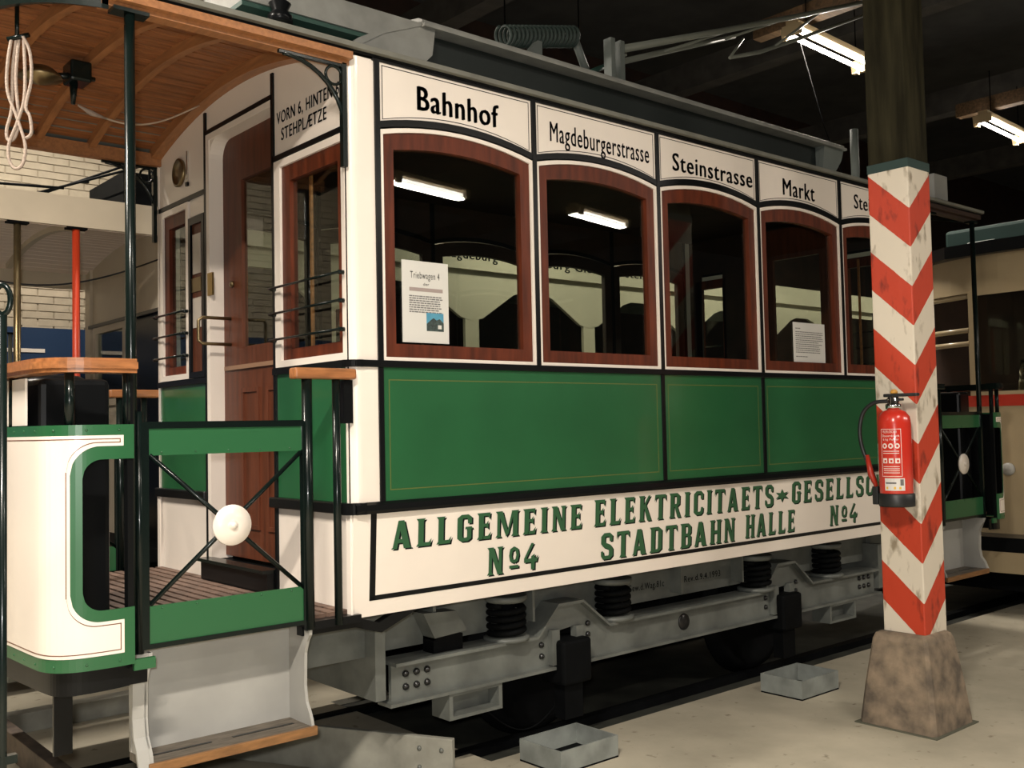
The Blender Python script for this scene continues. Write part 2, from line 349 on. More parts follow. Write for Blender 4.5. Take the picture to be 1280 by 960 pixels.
# ------------------------------------------------------------------ the green and white tram
P = 0.84; NB = 5; XR = 4.2
tram = thing('tram_car', 'green and cream antique tram car with station names above its arched windows', 'tram', (2.1, 0.98, 0))
def T(mb, name, m, parent=None, **k): return mb.build(name, m, parent or tram, **k)
def B(name, m, *a, parent=None, bevel=0): return MB().box(*a).build(name, m, parent or tram, bevel=bevel)
def ys(z): return 0.0 if z > 1.2 else 0.025*(1.2-z)/0.4     # slight turn-under of the skirt
def side(x, z, d=0.0): return (x, ys(z)-d, z)
def arcz(u, edge, rise): return edge+rise*(1-(2*u-1)**2)
NA = 13
def loop(x0, x1, z0, ze, rise):
    return [(x0, z0), (x1, z0)] + [(x1+(x0-x1)*i/(NA-1), arcz(i/(NA-1), ze, rise)) for i in range(NA)]
def bay_side(y, out, near):
    """one long side: y plane, out = outward direction (-1 near, +1 far)"""
    def Y(a, b):  # offsets measured outward
        p, q = y+out*a, y+out*b; return (min(p, q), max(p, q))
    names = ['Bahnhof', 'Magdeburgerstrasse', 'Steinstrasse', 'Markt', 'Steintor']
    spans = [(0.197, 0.637, 2.838, .098), (0.942, 1.621, 2.834, .090), (1.799, 2.48, 2.828, .090), (2.769, 3.096, 2.831, .095), (3.53, 3.97, 2.848, .088)]
    for i in range(NB):
        x0 = i*P; x1 = x0+P
        # station board
        n = NA; top = [(x0+0.014+(P-0.028)*k/(n-1), 2.998) for k in range(n)]
        bot = [(x0+0.014+(P-0.028)*k/(n-1), arcz(k/(n-1), 2.753, 0.053)) for k in range(n)]
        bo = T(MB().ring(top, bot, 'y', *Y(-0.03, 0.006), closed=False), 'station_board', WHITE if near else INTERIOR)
        if near:
            ins = 0.012
            l1 = bot+top[::-1]; cx = (x0+x1)/2
            l2 = [(x0+0.014+ins+(P-0.028-2*ins)*k/(n-1), arcz(k/(n-1), 2.753, 0.053)+ins) for k in range(n)] + [(x0+0.014+ins+(P-0.028-2*ins)*k/(n-1), 2.998-ins) for k in range(n)][::-1]
            ins2 = 0.0155
            l3 = [(x0+0.014+ins2+(P-0.028-2*ins2)*k/(n-1), arcz(k/(n-1), 2.753, 0.053)+ins2) for k in range(n)] + [(x0+0.014+ins2+(P-0.028-2*ins2)*k/(n-1), 2.998-ins2) for k in range(n)][::-1]
            T(MB().ring(l2, l3, 'y', *Y(0.006, 0.0066)), 'outline', BLACK, bo)
            a, b, z0, cap = spans[i]
            flat(text_mesh(names[i], a, b, z0, cap, 0.036 if i == 0 else 0.018 if i == 1 else 0.026), lambda x, z: (x, -0.0075, z), 'lettering', LETBLACK, bo, 'black lettering of a stop name')
        # black arch strip
        A1 = [(x0+P*k/(n-1), arcz(k/(n-1), 2.753, 0.053)) for k in range(n)]
        A2 = [(x0+P*k/(n-1), arcz(k/(n-1), 2.726, 0.052)) for k in range(n)]
        T(MB().ring(A1, A2, 'y', *Y(-0.03, 0.012), closed=False), 'arch_moulding', BLACK)
        # window: bead, frame, pane
        o1 = loop(x0+0.011, x1-0.011, 1.797, 2.722, 0.05); o2 = loop(x0+0.027, x1-0.027, 1.811, 2.706, 0.05)
        o3 = loop(x0+0.081, x1-0.081, 1.866, 2.652, 0.032)
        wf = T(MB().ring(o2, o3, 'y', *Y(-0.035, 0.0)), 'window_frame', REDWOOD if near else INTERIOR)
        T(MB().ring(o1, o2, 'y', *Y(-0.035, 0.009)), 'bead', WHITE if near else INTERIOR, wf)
        o4 = loop(x0+0.076, x1-0.076, 1.861, 2.657, 0.033)
        yy = y-out*0.022; T(MB().prism(o4, 'y', yy-0.0015, yy+0.0015), 'pane', GLASS, wf)
    for i in range(NB+1):
        x = i*P
        B('post_moulding', BLACK, x-0.0115, x+0.0115, *Y(-0.045, 0.014), 1.79, 3.0)
    B('cant_rail', BLACK, -0.02, XR+0.02, *Y(-0.05, 0.012), 2.996, 3.03)
    # belt moulding
    B('belt_moulding', BLACK, -0.12, XR+0.12, *Y(-0.03, 0.018), 1.769, 1.797, bevel=0.004)
    # waist panels
    for a, b in ((0.004, 1.672), (1.684, 2.512), (2.524, 4.196)):
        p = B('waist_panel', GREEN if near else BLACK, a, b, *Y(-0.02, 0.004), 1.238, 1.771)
        if near:
            A = [(a+0.035, 1.283), (b-0.035, 1.283), (b-0.035, 1.722), (a+0.035, 1.722)]
            Bq = [(a+0.039, 1.287), (b-0.039, 1.287), (b-0.039, 1.718), (a+0.039, 1.718)]
            T(MB().ring(A, Bq, 'y', *Y(0.004, 0.0045)), 'pinstripe', GOLD, p)
    for x in (0.0, 1.678, 2.518, 4.2): B('panel_strip', BLACK, x-0.011, x+0.011, *Y(-0.01, 0.012), 1.236, 1.772)
    T(MB().prism([(y+out*a, z) for a, z in ((-0.02, 1.197), (0.022, 1.197), (0.03, 1.21), (0.028, 1.232), (0.012, 1.242), (-0.02, 1.242))], 'x', -0.13, XR+0.13), 'rubbing_strip', BLACK)
    # skirt
    t = 0.025
    sk = T(MB().prism([(y+out*0.002, 1.20), (y-out*t, 1.20), (y-out*(t+0.025), 0.797), (y-out*0.023, 0.797)], 'x', -0.13, XR+0.13), 'skirt_panel', WHITE)
    return sk
skirt = bay_side(0.0, -1, True)
bay_side(1.96, 1, False)
# black frame line on the skirt
def skq(x0, x1, z0, z1, d): return [side(x0, z0, d), side(x1, z0, d), side(x1, z1, d), side(x0, z1, d)]
mb = MB()
for q in ((-0.052, XR+0.05, 0.857, 0.876), (-0.052, -0.026, 0.857, 1.20), (XR+0.024, XR+0.05, 0.857, 1.20)):
    A = skq(*q, -0.001); Bq = skq(*q, 0.004); mb.add(A+Bq, [(0, 1, 2, 3), (7, 6, 5, 4), (0, 4, 5, 1), (1, 5, 6, 2), (2, 6, 7, 3), (3, 7, 4, 0)])
T(mb, 'frame_line', BLACK, skirt)
# --- big serif lettering, drawn stroke by stroke
def stroke(mb, pts, wd):
    """pts polyline in letter units; wd horizontal-ish width -> quads with mitred joints"""
    n = len(pts); L = []; R = []
    ws = wd if isinstance(wd, list) else [wd]*n
    for i in range(n):
        d = Vector((0, 0))
        if i > 0: d += (Vector(pts[i])-Vector(pts[i-1])).normalized()
        if i < n-1: d += (Vector(pts[i+1])-Vector(pts[i])).normalized()
        d.normalize(); nn = Vector((-d.y, d.x)); k = 1.0
        if 0 < i < n-1:
            e = (Vector(pts[i+1])-Vector(pts[i])).normalized(); k = 1/max(0.5, abs(nn.dot(Vector((-e.y, e.x)))))
        L.append(Vector(pts[i])+nn*ws[i]/2*k); R.append(Vector(pts[i])-nn*ws[i]/2*k)
    for i in range(n-1): mb.append([L[i], R[i], R[i+1], L[i+1]])
def poly(mb, pts): mb.append([Vector(p) for p in pts])
def stem(g, x, w=0.2, y0=0, y1=1):
    poly(g, [(x, y0), (x+w, y0), (x+w, y1), (x, y1)])
    poly(g, [(x-0.07, y0), (x, y0), (x, y0+0.10)]); poly(g, [(x+w, y0), (x+w+0.07, y0), (x+w, y0+0.10)])
    poly(g, [(x-0.07, y1), (x, y1-0.10), (x, y1)]); poly(g, [(x+w, y1), (x+w, y1-0.10), (x+w+0.07, y1)])
def glyph(c):
    g = []
    if c == 'A':
        poly(g, [(0.0, 0), (0.16, 0), (0.33, 1), (0.2, 1)]); poly(g, [(0.40, 0), (0.64, 0), (0.41, 1), (0.2, 1)])
        poly(g, [(0.1, 0.2), (0.5, 0.2), (0.48, 0.34), (0.13, 0.34)]); poly(g, [(-0.05, 0), (0, 0), (0.03, 0.08)]); poly(g, [(0.64, 0), (0.69, 0), (0.63, 0.08)]); return g, 0.70
    if c == 'L':
        stem(g, 0.05, 0.2); poly(g, [(0.2, 0), (0.5, 0), (0.55, 0.26), (0.45, 0.13), (0.2, 0.13)]); return g, 0.58
    if c == 'I': stem(g, 0.05, 0.2); return g, 0.34
    if c in 'EF':
        stem(g, 0.05, 0.2); poly(g, [(0.2, 1), (0.2, 0.88), (0.42, 0.88), (0.5, 0.74), (0.52, 1)])
        poly(g, [(0.2, 0.47), (0.36, 0.47), (0.44, 0.36), (0.44, 0.7), (0.36, 0.59), (0.2, 0.59)])
        if c == 'E': poly(g, [(0.2, 0), (0.52, 0), (0.55, 0.27), (0.43, 0.12), (0.2, 0.12)])
        return g, 0.60
    if c == 'G':
        stroke(g, [(0.52, 0.66), (0.52, 0.86), (0.44, 0.93), (0.22, 0.93), (0.13, 0.84), (0.13, 0.16), (0.22, 0.07), (0.42, 0.07), (0.5, 0.14), (0.5, 0.48)], [0.16, 0.16, 0.14, 0.14, 0.2, 0.2, 0.14, 0.14, 0.17, 0.17])
        poly(g, [(0.34, 0.45), (0.64, 0.45), (0.60, 0.54), (0.36, 0.54)]); return g, 0.66
    if c == 'C':
        stroke(g, [(0.52, 0.66), (0.52, 0.86), (0.44, 0.93), (0.22, 0.93), (0.13, 0.84), (0.13, 0.16), (0.22, 0.07), (0.44, 0.07), (0.52, 0.14), (0.54, 0.32)], [0.15, 0.15, 0.14, 0.14, 0.2, 0.2, 0.14, 0.14, 0.15, 0.13]); return g, 0.64
    if c == 'M':
        stem(g, 0.04, 0.11); stem(g, 0.70, 0.2); poly(g, [(0.06, 1), (0.26, 1), (0.52, 0.12), (0.42, 0)]); poly(g, [(0.42, 0), (0.52, 0.12), (0.76, 1), (0.66, 1)]); return g, 0.98
    if c == 'N':
        stem(g, 0.04, 0.13); stem(g, 0.46, 0.13); poly(g, [(0.04, 1), (0.24, 1), (0.59, 0), (0.42, 0)]); return g, 0.68
    if c == 'K':
        stem(g, 0.05, 0.2); poly(g, [(0.2, 0.38), (0.2, 0.55), (0.5, 1), (0.62, 1)]); poly(g, [(0.26, 0.55), (0.38, 0.64), (0.68, 0), (0.46, 0)]); return g, 0.70
    if c == 'T':
        stem(g, 0.20, 0.2); poly(g, [(0, 1), (0.6, 1), (0.62, 0.72), (0.52, 0.88), (0.08, 0.88), (-0.02, 0.72)]); return g, 0.64
    if c == 'R':
        stem(g, 0.05, 0.2); stroke(g, [(0.2, 0.94), (0.42, 0.94), (0.5, 0.86), (0.5, 0.58), (0.42, 0.50), (0.2, 0.50)], [0.12, 0.12, 0.18, 0.18, 0.12, 0.12]); poly(g, [(0.26, 0.52), (0.42, 0.52), (0.66, 0), (0.46, 0)]); return g, 0.70
    if c == 'S':
        stroke(g, [(0.50, 0.68), (0.50, 0.86), (0.42, 0.93), (0.2, 0.93), (0.12, 0.84), (0.12, 0.64), (0.2, 0.55), (0.42, 0.46), (0.5, 0.36), (0.5, 0.16), (0.42, 0.07), (0.16, 0.07), (0.09, 0.16), (0.07, 0.32)], [0.13, 0.15, 0.14, 0.14, 0.19, 0.19, 0.19, 0.19, 0.19, 0.19, 0.14, 0.14, 0.13, 0.1]); return g, 0.62
    if c == 'D':
        stem(g, 0.05, 0.2); stroke(g, [(0.2, 0.94), (0.42, 0.94), (0.52, 0.84), (0.52, 0.16), (0.42, 0.06), (0.2, 0.06)], [0.12, 0.12, 0.2, 0.2, 0.12, 0.12]); return g, 0.66
    if c == 'B':
        stem(g, 0.05, 0.2)
        for a, b in ((0.53, 0.94), (0.06, 0.53)): stroke(g, [(0.2, b), (0.42, b), (0.5, b-0.1), (0.5, a+0.1), (0.42, a), (0.2, a)], [0.11, 0.11, 0.18, 0.18, 0.11, 0.11])
        return g, 0.64
    if c == 'H':
        stem(g, 0.05, 0.18); stem(g, 0.43, 0.18); poly(g, [(0.2, 0.44), (0.45, 0.44), (0.45, 0.56), (0.2, 0.56)]); return g, 0.68
    if c == '4':
        poly(g, [(0.02, 0.28), (0.02, 0.44), (0.34, 1), (0.46, 0.98)]); poly(g, [(0.02, 0.28), (0.6, 0.28), (0.66, 0.52), (0.54, 0.42), (0.02, 0.42)]); poly(g, [(0.34, 0), (0.50, 0), (0.50, 0.58), (0.34, 0.50)]); return g, 0.68
    if c == 'o':
        stroke(g, [(0.28, 0.38), (0.16, 0.44), (0.12, 0.62), (0.16, 0.82), (0.28, 0.88), (0.40, 0.82), (0.44, 0.62), (0.40, 0.44), (0.28, 0.38)], 0.12); poly(g, [(0.08, 0.14), (0.48, 0.14), (0.48, 0.25), (0.08, 0.25)]); return g, 0.54
    if c == '*':
        g.append([Vector((0.25+(0.33 if k % 2 == 0 else 0.14)*cos(pi/2+k*pi/6), 0.5+(0.33 if k % 2 == 0 else 0.14)*sin(pi/2+k*pi/6))) for k in range(12)])
        return g, 0.52
    return g, 0.30
def big_text(s, x0, x1, z0, h, name='lettering'):
    tot = 0; pieces = []
    for c in s:
        g, a = glyph(c); pieces.append((tot, g)); tot += a+0.17
    tot -= 0.17; k = (x1-x0)/tot
    for dx, dz, d, m, nm in ((0.009, -0.006, 0.0030, LETBLACK, 'lettering_shade'), (0, 0, 0.0042, LETGREEN, 'lettering')):
        mb = MB(); j = 0
        for ox, g in pieces:
            for q in g:
                mb.add([side(x0+(ox+p[0])*k+dx, z0+p[1]*h+dz, d+0.00003*(j % 7)) for p in q], [tuple(range(len(q)))]); j += 1
        T(mb, nm, m, skirt, recalc=False)
big_text('ALLGEMEINE', 0.050, 1.104, 1.048, 0.112)
big_text('ELEKTRICITAETS', 1.180, 2.598, 1.048, 0.124)
big_text('*', 2.625, 2.735, 1.050, 0.112)
big_text('GESELLSCHAFT', 2.770, 4.14, 1.052, 0.125)
big_text('No4', 0.540, 0.832, 0.890, 0.118)
big_text('STADTBAHN', 1.225, 2.255, 0.887, 0.125)
big_text('HALLE', 2.345, 2.812, 0.893, 0.125)
big_text('No4', 3.172, 3.476, 0.896, 0.118)

# --- corner posts (rounded) ---
def corner_post(x0, x1, y0, y1, z0, z1, r=0.045, front=True, nearside=True):
    cx, cy = x0+r, y0+r; pts = [(cx-r*cos(a), cy-r*sin(a)) for a in [i*pi/2/8 for i in range(9)]]
    pts += [(x1, y0), (x1, y1), (x0, y1)]
    if not front: pts = [(4.2-p[0], p[1]) for p in pts]
    if not nearside: pts = [(p[0], 1.96-p[1]) for p in pts]
    return pts
for fr in (True, False):
    for ns in (True, False):
        u = T(MB().prism(corner_post(-0.132, -0.010, -0.004, 0.03, 0, 0, front=fr, nearside=ns), 'z', 1.797, 3.0), 'corner_post', WHITE, bevel=0)
        T(MB().prism(corner_post(-0.132, -0.010, -0.004, 0.03, 0, 0, front=fr, nearside=ns), 'z', 1.242, 1.769), 'corner_post', WHITE)
        T(MB().prism(corner_post(-0.136, -0.128, 0.012, 0.045, 0, 0, r=0.004, front=fr, nearside=ns), 'z', 0.785, 1.196), 'corner_post', WHITE)
# near skirt corner is rounded
def rot_corner(z0, z1, off, m, name, fr):
    r = 0.045; cx, cy = -0.132+r, -0.004+r; A = [(cx-(r+off)*cos(i*pi/16), cy-(r+off)*sin(i*pi/16)) for i in range(9)]
    Bq = [(cx-(r-0.02)*cos(i*pi/16), cy-(r-0.02)*sin(i*pi/16)) for i in range(9)]
    if not fr: A = [(4.2-p[0], p[1]) for p in A]; Bq = [(4.2-p[0], p[1]) for p in Bq]
    T(MB().ring(A, Bq, 'z', z0, z1, closed=False), name, m)
for fr in (True, False):
    rot_corner(1.769, 1.797, 0.016, BLACK, 'belt_corner', fr); rot_corner(1.197, 1.242, 0.026, BLACK, 'rubbing_corner', fr)

# --- roof ---
def roofz(y):     # outer roof surface of the body
    u = abs(y-0.98)/1.01
    return 3.035+0.19*(1-u*u)
def xend(y): return -1.06-0.24*(1-min(1, abs(y-0.98)/1.0)**2)
def ceilz(y): return 3.15-0.17*((y-0.98)/0.98)**2
NY = 25
ysamp = [0.005+1.95*i/(NY-1) for i in range(NY)]
rows = []
for y in ysamp:
    xe = xend(y); rows.append([(xe+(4.2-2*xe)*k/12, y, roofz(y)) for k in range(13)])
T(MB().grid(rows, thick=(0, 0, -0.02)), 'roof', ROOFG)
# gutter along both eaves
for y in (-0.03, 1.99):
    xe = -1.05
    T(MB().prism([(y-0.012, 3.016), (y+0.012, 3.016), (y+0.014, 3.034), (y-0.014, 3.035)], 'x', xe, 4.2-xe), 'gutter', mat('dull_gutter_paint', (0.16, 0.16, 0.135), 0.5, var=0.2, scale=9))
    B('roof_edge', BLACK, xe+0.02, 4.18-xe, min(y+0.012, y+0.05 if y < 1 else y-0.05), max(y+0.012, y-0.05 if y > 1 else y+0.05), 3.008, 3.03)
# clerestory
for y0, y1, in ((0.36, 0.39), (1.57, 1.60)):
    B('clerestory_side', mat('dark_clerestory', (0.009, 0.014, 0.0125), 0.6), 0.50, 3.72, y0, y1, 3.10, 3.34)
cx0, cx1 = 0.44, 3.93
T(MB().prism([(0.28, 3.345), (0.285, 3.372), (0.31, 3.385), (0.55, 3.43), (0.98, 3.46), (1.41, 3.43), (1.65, 3.385), (1.675, 3.372), (1.68, 3.345)], 'x', cx0, cx1), 'clerestory_roof', GUTTER)
for y in (0.272, 1.688):
    B('cornice', GUTTER, cx0, cx1, y-0.008, y+0.012, 3.337, 3.352)
# sloping hoods at both ends of the clerestory
for y0, y1 in ((0.29, 0.32), (1.64, 1.67)):
    T(MB().prism([(3.70, 3.345), (3.93, 3.345), (3.90, 3.27), (3.84, 3.20), (3.78, 3.15), (3.66, 3.13)], 'y', y0, y1), 'rear_cheek', ROOFG)
B('rear_panel', ROOFG, 3.70, 3.73, 0.32, 1.64, 3.12, 3.345)
for fr in (True,):
    def X(x): return x
    prof = [(X(0.05), 3.14), (X(0.12), 3.20), (X(0.24), 3.27), (X(0.44), 3.35), (X(0.52), 3.35), (X(0.50), 3.22), (X(0.42), 3.14)]
    for y0, y1 in ((0.29, 0.32), (1.64, 1.67)): T(MB().prism(prof, 'y', y0, y1), 'hood_cheek', GUTTER)
    T(MB().ring([(X(0.03), 3.14), (X(0.10), 3.205), (X(0.23), 3.28), (X(0.45), 3.365)], [(X(0.06), 3.13), (X(0.13), 3.19), (X(0.24), 3.26), (X(0.45), 3.345)], 'y', 0.285, 1.675, closed=False), 'hood_top', GUTTER)
T(MB().box(-0.42, 0.44, 0.30, 1.66, 3.245, 3.36), 'roof_board', GUTTER)
B('roof_board_underside', ROOFGREEN, -0.42, 0.44, 0.31, 1.65, 3.225, 3.245)
T(MB().lathe([(0.05, 0), (0.05, 0.03), (0.03, 0.05), (0.045, 0.08), (0.02, 0.10), (0.0, 0.105)], (-0.28, 0.26, 3.165), (0, 0, 1)), 'insulator', BLACK)
# chimney-like pipes at the rear
T(MB().tube([(4.6, 0.6, 3.15), (4.6, 0.6, 3.68)], 0.03, 14), 'roof_pipe', ROOFG)
B('roof_box', STEPGREY, 5.0, 5.2, 0.2, 0.55, 3.15, 3.33)

# current collector
cc = T(MB().box(1.35, 2.45, 0.75, 1.2, 3.455, 3.49), 'collector_frame', ROOFGREEN)
cc['label'] = 'bow current collector on the roof with coil springs and long tubes'
hx = []
A0 = Vector((1.35, 0.80, 3.67)); A1 = Vector((1.90, 0.80, 3.80)); ax = (A1-A0).normalized(); uu = ax.cross(Vector((0, 1, 0))).normalized(); vv = Vector((0, 1, 0))
nt_ = 18
for i in range(nt_*14+1):
    t = i/(nt_*14); a = 2*pi*nt_*t; hx.append(A0+(A1-A0)*t+0.055*(cos(a)*uu+sin(a)*vv))
T(MB().tube(hx, 0.010, 6), 'coil_spring', mat('dull_green_spring', (0.028, 0.045, 0.037), 0.6), cc)
T(MB().prism([(1.36, 3.48), (1.56, 3.48), (1.56, 3.66), (1.53, 3.66)], 'y', 0.70, 0.74), 'spring_bracket', ROOFG, cc)
MBL = lambda a, b, r: MB().tube([a, b], r, 8)
T(MBL((1.90, 0.8, 3.81), (2.0, 0.8, 3.62), 0.024), 'lever', ROOFG, cc)
T(MBL((2.0, 0.8, 3.60), (2.2, 0.8, 3.70), 0.016), 'lever', ROOFGREEN, cc)
T(MBL((1.72, 0.9, 3.5), (1.70, 0.9, 3.70), 0.022), 'lever', ROOFG, cc)
for x in (2.07, 2.15): T(MB().box(x-0.03, x+0.005, 0.63, 0.69, 3.48, 3.78), 'pivot_post', ROOFG, cc)
T(MB().tube([(2.15, 0.66, 3.74), (3.107, 0.66, 4.08), (4.037, 0.66, 4.42), (5.15, 0.66, 4.835)], [0.024, 0.020, 0.018, 0.016], 10), 'collector_tube', TUBE, cc)
T(MB().tube([(2.2, 0.8, 3.70), (2.592, 0.8, 3.85), (3.032, 0.8, 4.015), (3.45, 0.8, 4.17)], [0.019, 0.019, 0.017, 0.014], 10), 'collector_tube', TUBE, cc)
T(MB().tube([(3.39, 0.8, 4.01), (3.74, 0.8, 4.13), (4.244, 0.8, 4.347), (5.2, 0.8, 4.77)], [0.012, 0.015, 0.015, 0.013], 10), 'collector_tube', TUBE, cc)
for a, b in (((2.65, 0.8, 3.87), (3.3, 0.66, 4.15)), ((3.39, 0.8, 4.01), (3.55, 0.8, 4.18)), ((3.3, 0.8, 4.11), (3.9, 0.66, 4.37)), ((3.9, 0.8, 4.20), (4.3, 0.66, 4.51)), ((2.2, 0.66, 3.72), (2.2, 0.8, 3.70)), ((5.15, 0.66, 4.83), (5.2, 0.8, 4.77))):
    T(MBL(a, b, 0.009), 'cross_tube', TUBE, cc)

# interior
B('interior_floor', INTERIOR, -0.1, 4.3, 0.05, 1.91, 0.86, 0.88)
B('interior_ceiling', INTERIOR, -0.1, 4.3, 0.03, 1.93, 2.99, 3.0)
for y0, y1 in ((0.06, 0.46), (1.50, 1.90)):
    be = B('bench', INTERIOR, 0.15, 4.05, y0, y1, 1.26, 1.30)
    B('bench_front', INTERIOR, 0.15, 4.05, (y1-0.03 if y0 < 1 else y0), (y1 if y0 < 1 else y0+0.03), 0.88, 1.26, parent=be)
# underframe sole bars and truck
for y0, y1 in ((0.33, 0.35), (1.61, 1.63)):
    sb = B('sole_bar', GREY, -0.1, 4.3, y0, y1, 0.575, 0.83)
    if y0 < 1:
        for x in (0.42, 1.0, 2.08, 2.62): B('rib_plate', GREY, x, x+0.015, 0.25, 0.33, 0.60, 0.80, parent=sb)
        flat(text_mesh('Gew.d.Wag.81c', 1.745, 2.03, 0.640, 0.034, 0.01), lambda x, z: (x, 0.3285, z), 'lettering', LETBLACK, sb)
        flat(text_mesh('Rev.d.9.4.1993', 2.20, 2.52, 0.640, 0.034, 0.01), lambda x, z: (x, 0.3285, z), 'lettering', LETBLACK, sb)
prof_top = [(0.19, 0.545), (0.99, 0.53), (1.135, 0.66), (1.297, 0.66), (1.494, 0.50), (2.72, 0.54), (2.86, 0.672), (3.10, 0.672), (3.29, 0.50), (4.03, 0.50)]
prof_top = [(0.19, 0.53), (0.99, 0.525), (1.125, 0.66), (1.29, 0.66), (1.47, 0.52), (2.76, 0.52), (2.90, 0.668), (3.08, 0.668), (3.26, 0.52), (4.03, 0.52)]
prof_bot = [(0.19, 0.38), (1.10, 0.38), (1.12, 0.535), (1.28, 0.55), (1.31, 0.375), (2.88, 0.375), (2.90, 0.53), (3.06, 0.54), (3.09, 0.375), (4.03, 0.375)]
for y0, sgn in ((0.25, -1), (1.71, 1)):
    fr = T(MB().ring(prof_top, prof_bot, 'y', y0-0.01, y0+0.01, closed=False), 'truck_frame', GREY)
    # top flange
    A = [(x, z+0.014) for x, z in prof_top]
    T(MB().ring(A, prof_top, 'y', min(y0-sgn*0.10, y0+sgn*0.05), max(y0-sgn*0.10, y0+sgn*0.05), closed=False), 'top_flange', GREY, fr)
    for xa, xb in ((0.16, 1.10), (1.31, 2.88), (3.09, 4.06)):
        B('bottom_flange', GREY, xa, xb, min(y0+sgn*0.05, y0-sgn*0.05), max(y0+sgn*0.05, y0-sgn*0.05), 0.366, 0.380, parent=fr)
    for x in (1.115, 1.275, 2.895, 3.055):
        B('horn_guide', GREY, x-0.03, x+0.02, min(y0+sgn*0.04, y0), max(y0+sgn*0.04, y0), 0.385, 0.55, parent=fr)
        s = -1 if x in (1.115, 2.895) else 1
        for z in (0.434, 0.487): T(MB().lathe([(0.015, 0), (0.012, 0.01), (0, 0.014)], (x+s*0.075, y0+sgn*0.01, z+(0.06 if s > 0 else 0)), (0, sgn, 0), 10), 'bolt', BOLT, fr)
    for x in (0.262, 0.318, 0.374, 3.846, 3.902, 3.958):
        for z in (0.432, 0.487): T(MB().lathe([(0.016, 0), (0.013, 0.01), (0, 0.015)], (x, y0+sgn*0.01, z), (0, sgn, 0), 10), 'bolt', BOLT, fr)
    for x in (2.08,): T(MB().lathe([(0.045, 0), (0.042, 0.006), (0, 0.007)], (x, y0+sgn*0.01, 0.452), (0, sgn, 0), 20), 'cover_disc', BOLT, fr)
    for x in (0.62, 3.6):
        q = T(MB().ring([(x-0.15, 0.25), (x+0.15, 0.25), (x+0.15, 0.366), (x-0.15, 0.366)], [(x-0.13, 0.265), (x+0.13, 0.265), (x+0.13, 0.352), (x-0.13, 0.352)], 'y', min(y0-sgn*0.09, y0+sgn*0.04), max(y0-sgn*0.09, y0+sgn*0.04)), 'channel_end', GREY, fr)
        B('web', GREY, x-0.13, x+0.13, min(y0-sgn*0.05, y0-sgn*0.04), max(y0-sgn*0.05, y0-sgn*0.04), 0.262, 0.355, parent=q)
    for x in (0.86, 1.575, 2.785, 3.53):
        hx = [(x+0.082*cos(a), y0-sgn*0.03+0.082*sin(a), 0.557+0.145*t) for t, a in [(i/84, 2*pi*4.6*i/84) for i in range(85)]]
        T(MB().tube(hx, 0.0145, 8), 'coil_spring', STEEL)
        T(MB().lathe([(0.108, 0), (0.108, 0.018), (0.09, 0.022)], (x, y0-sgn*0.03, 0.534)), 'spring_seat', GREY)
        T(MB().lathe([(0.09, 0), (0.1, 0.01), (0.1, 0.03)], (x, y0-sgn*0.03, 0.712)), 'spring_cap', GREY)
        T(MB().tube([(x, y0-sgn*0.03, 0.54), (x, y0-sgn*0.03, 0.72)], 0.045, 10), 'spring_guide', STEEL)
    for x in (1.2, 2.98):
        B('axle_box', STEEL, x-0.09, x+0.10, min(y0+sgn*0.09, y0-sgn*0.08), max(y0+sgn*0.09, y0-sgn*0.08), 0.29, 0.50, bevel=0.015)
        B('brake_hanger', STEEL, x-0.05, x+0.07, min(y0-sgn*0.02, y0+sgn*0.05), max(y0-sgn*0.02, y0+sgn*0.05), 0.12, 0.31)
        T(MB().lathe([(0.02, 0), (0.40, 0), (0.40, 0.012), (0.375, 0.015), (0.37, 0.07), (0.33, 0.075), (0.30, 0.045), (0.08, 0.03), (0.07, 0.08), (0.0, 0.08)], (x, 0.98+sgn*0.45, 0.385), (0, sgn, 0), 40), 'wheel', STEEL)
    # bump stop bracket near the corner
    br = T(MB().prism([(0.36, 0.725), (0.54, 0.715), (0.60, 0.62), (0.42, 0.61)], 'y', min(y0+sgn*0.01, y0-sgn*0.08), max(y0+sgn*0.01, y0-sgn*0.08)), 'stop_bracket', GREY)
    B('rubber_stop', STEEL, 0.42, 0.58, min(y0, y0-sgn*0.08), max(y0, y0-sgn*0.08), 0.535, 0.61, parent=br)
for x in (0.10, 4.06): B('end_beam', GREY, x, x+0.05, 0.22, 1.74, 0.40, 0.69)
for x in (1.2, 2.98): T(MB().tube([(x, 0.2, 0.385), (x, 1.76, 0.385)], 0.05, 14), 'axle', STEEL)
B('traction_motor', STEEL, 1.45, 1.85, 0.62, 1.34, 0.22, 0.60, bevel=0.03)
B('traction_motor', STEEL, 2.35, 2.75, 0.62, 1.34, 0.22, 0.60, bevel=0.03)
T(MB().tube([(0.72+0.5*t, 0.3, 0.25-0.16*sin(pi*t*0.9)) for t in [i/12 for i in range(13)]], 0.004, 6), 'hanging_cable', STEEL)
# black angle iron from skirt corner to the platform sill
T(MB().ring([(-0.34, 0.797), (-0.10, 0.797), (0.0, 0.765), (0.16, 0.83)], [(-0.34, 0.762), (-0.11, 0.762), (0.01, 0.725), (0.2, 0.80)], 'y', 0.03, 0.07, closed=False), 'sill_angle', BLACK)

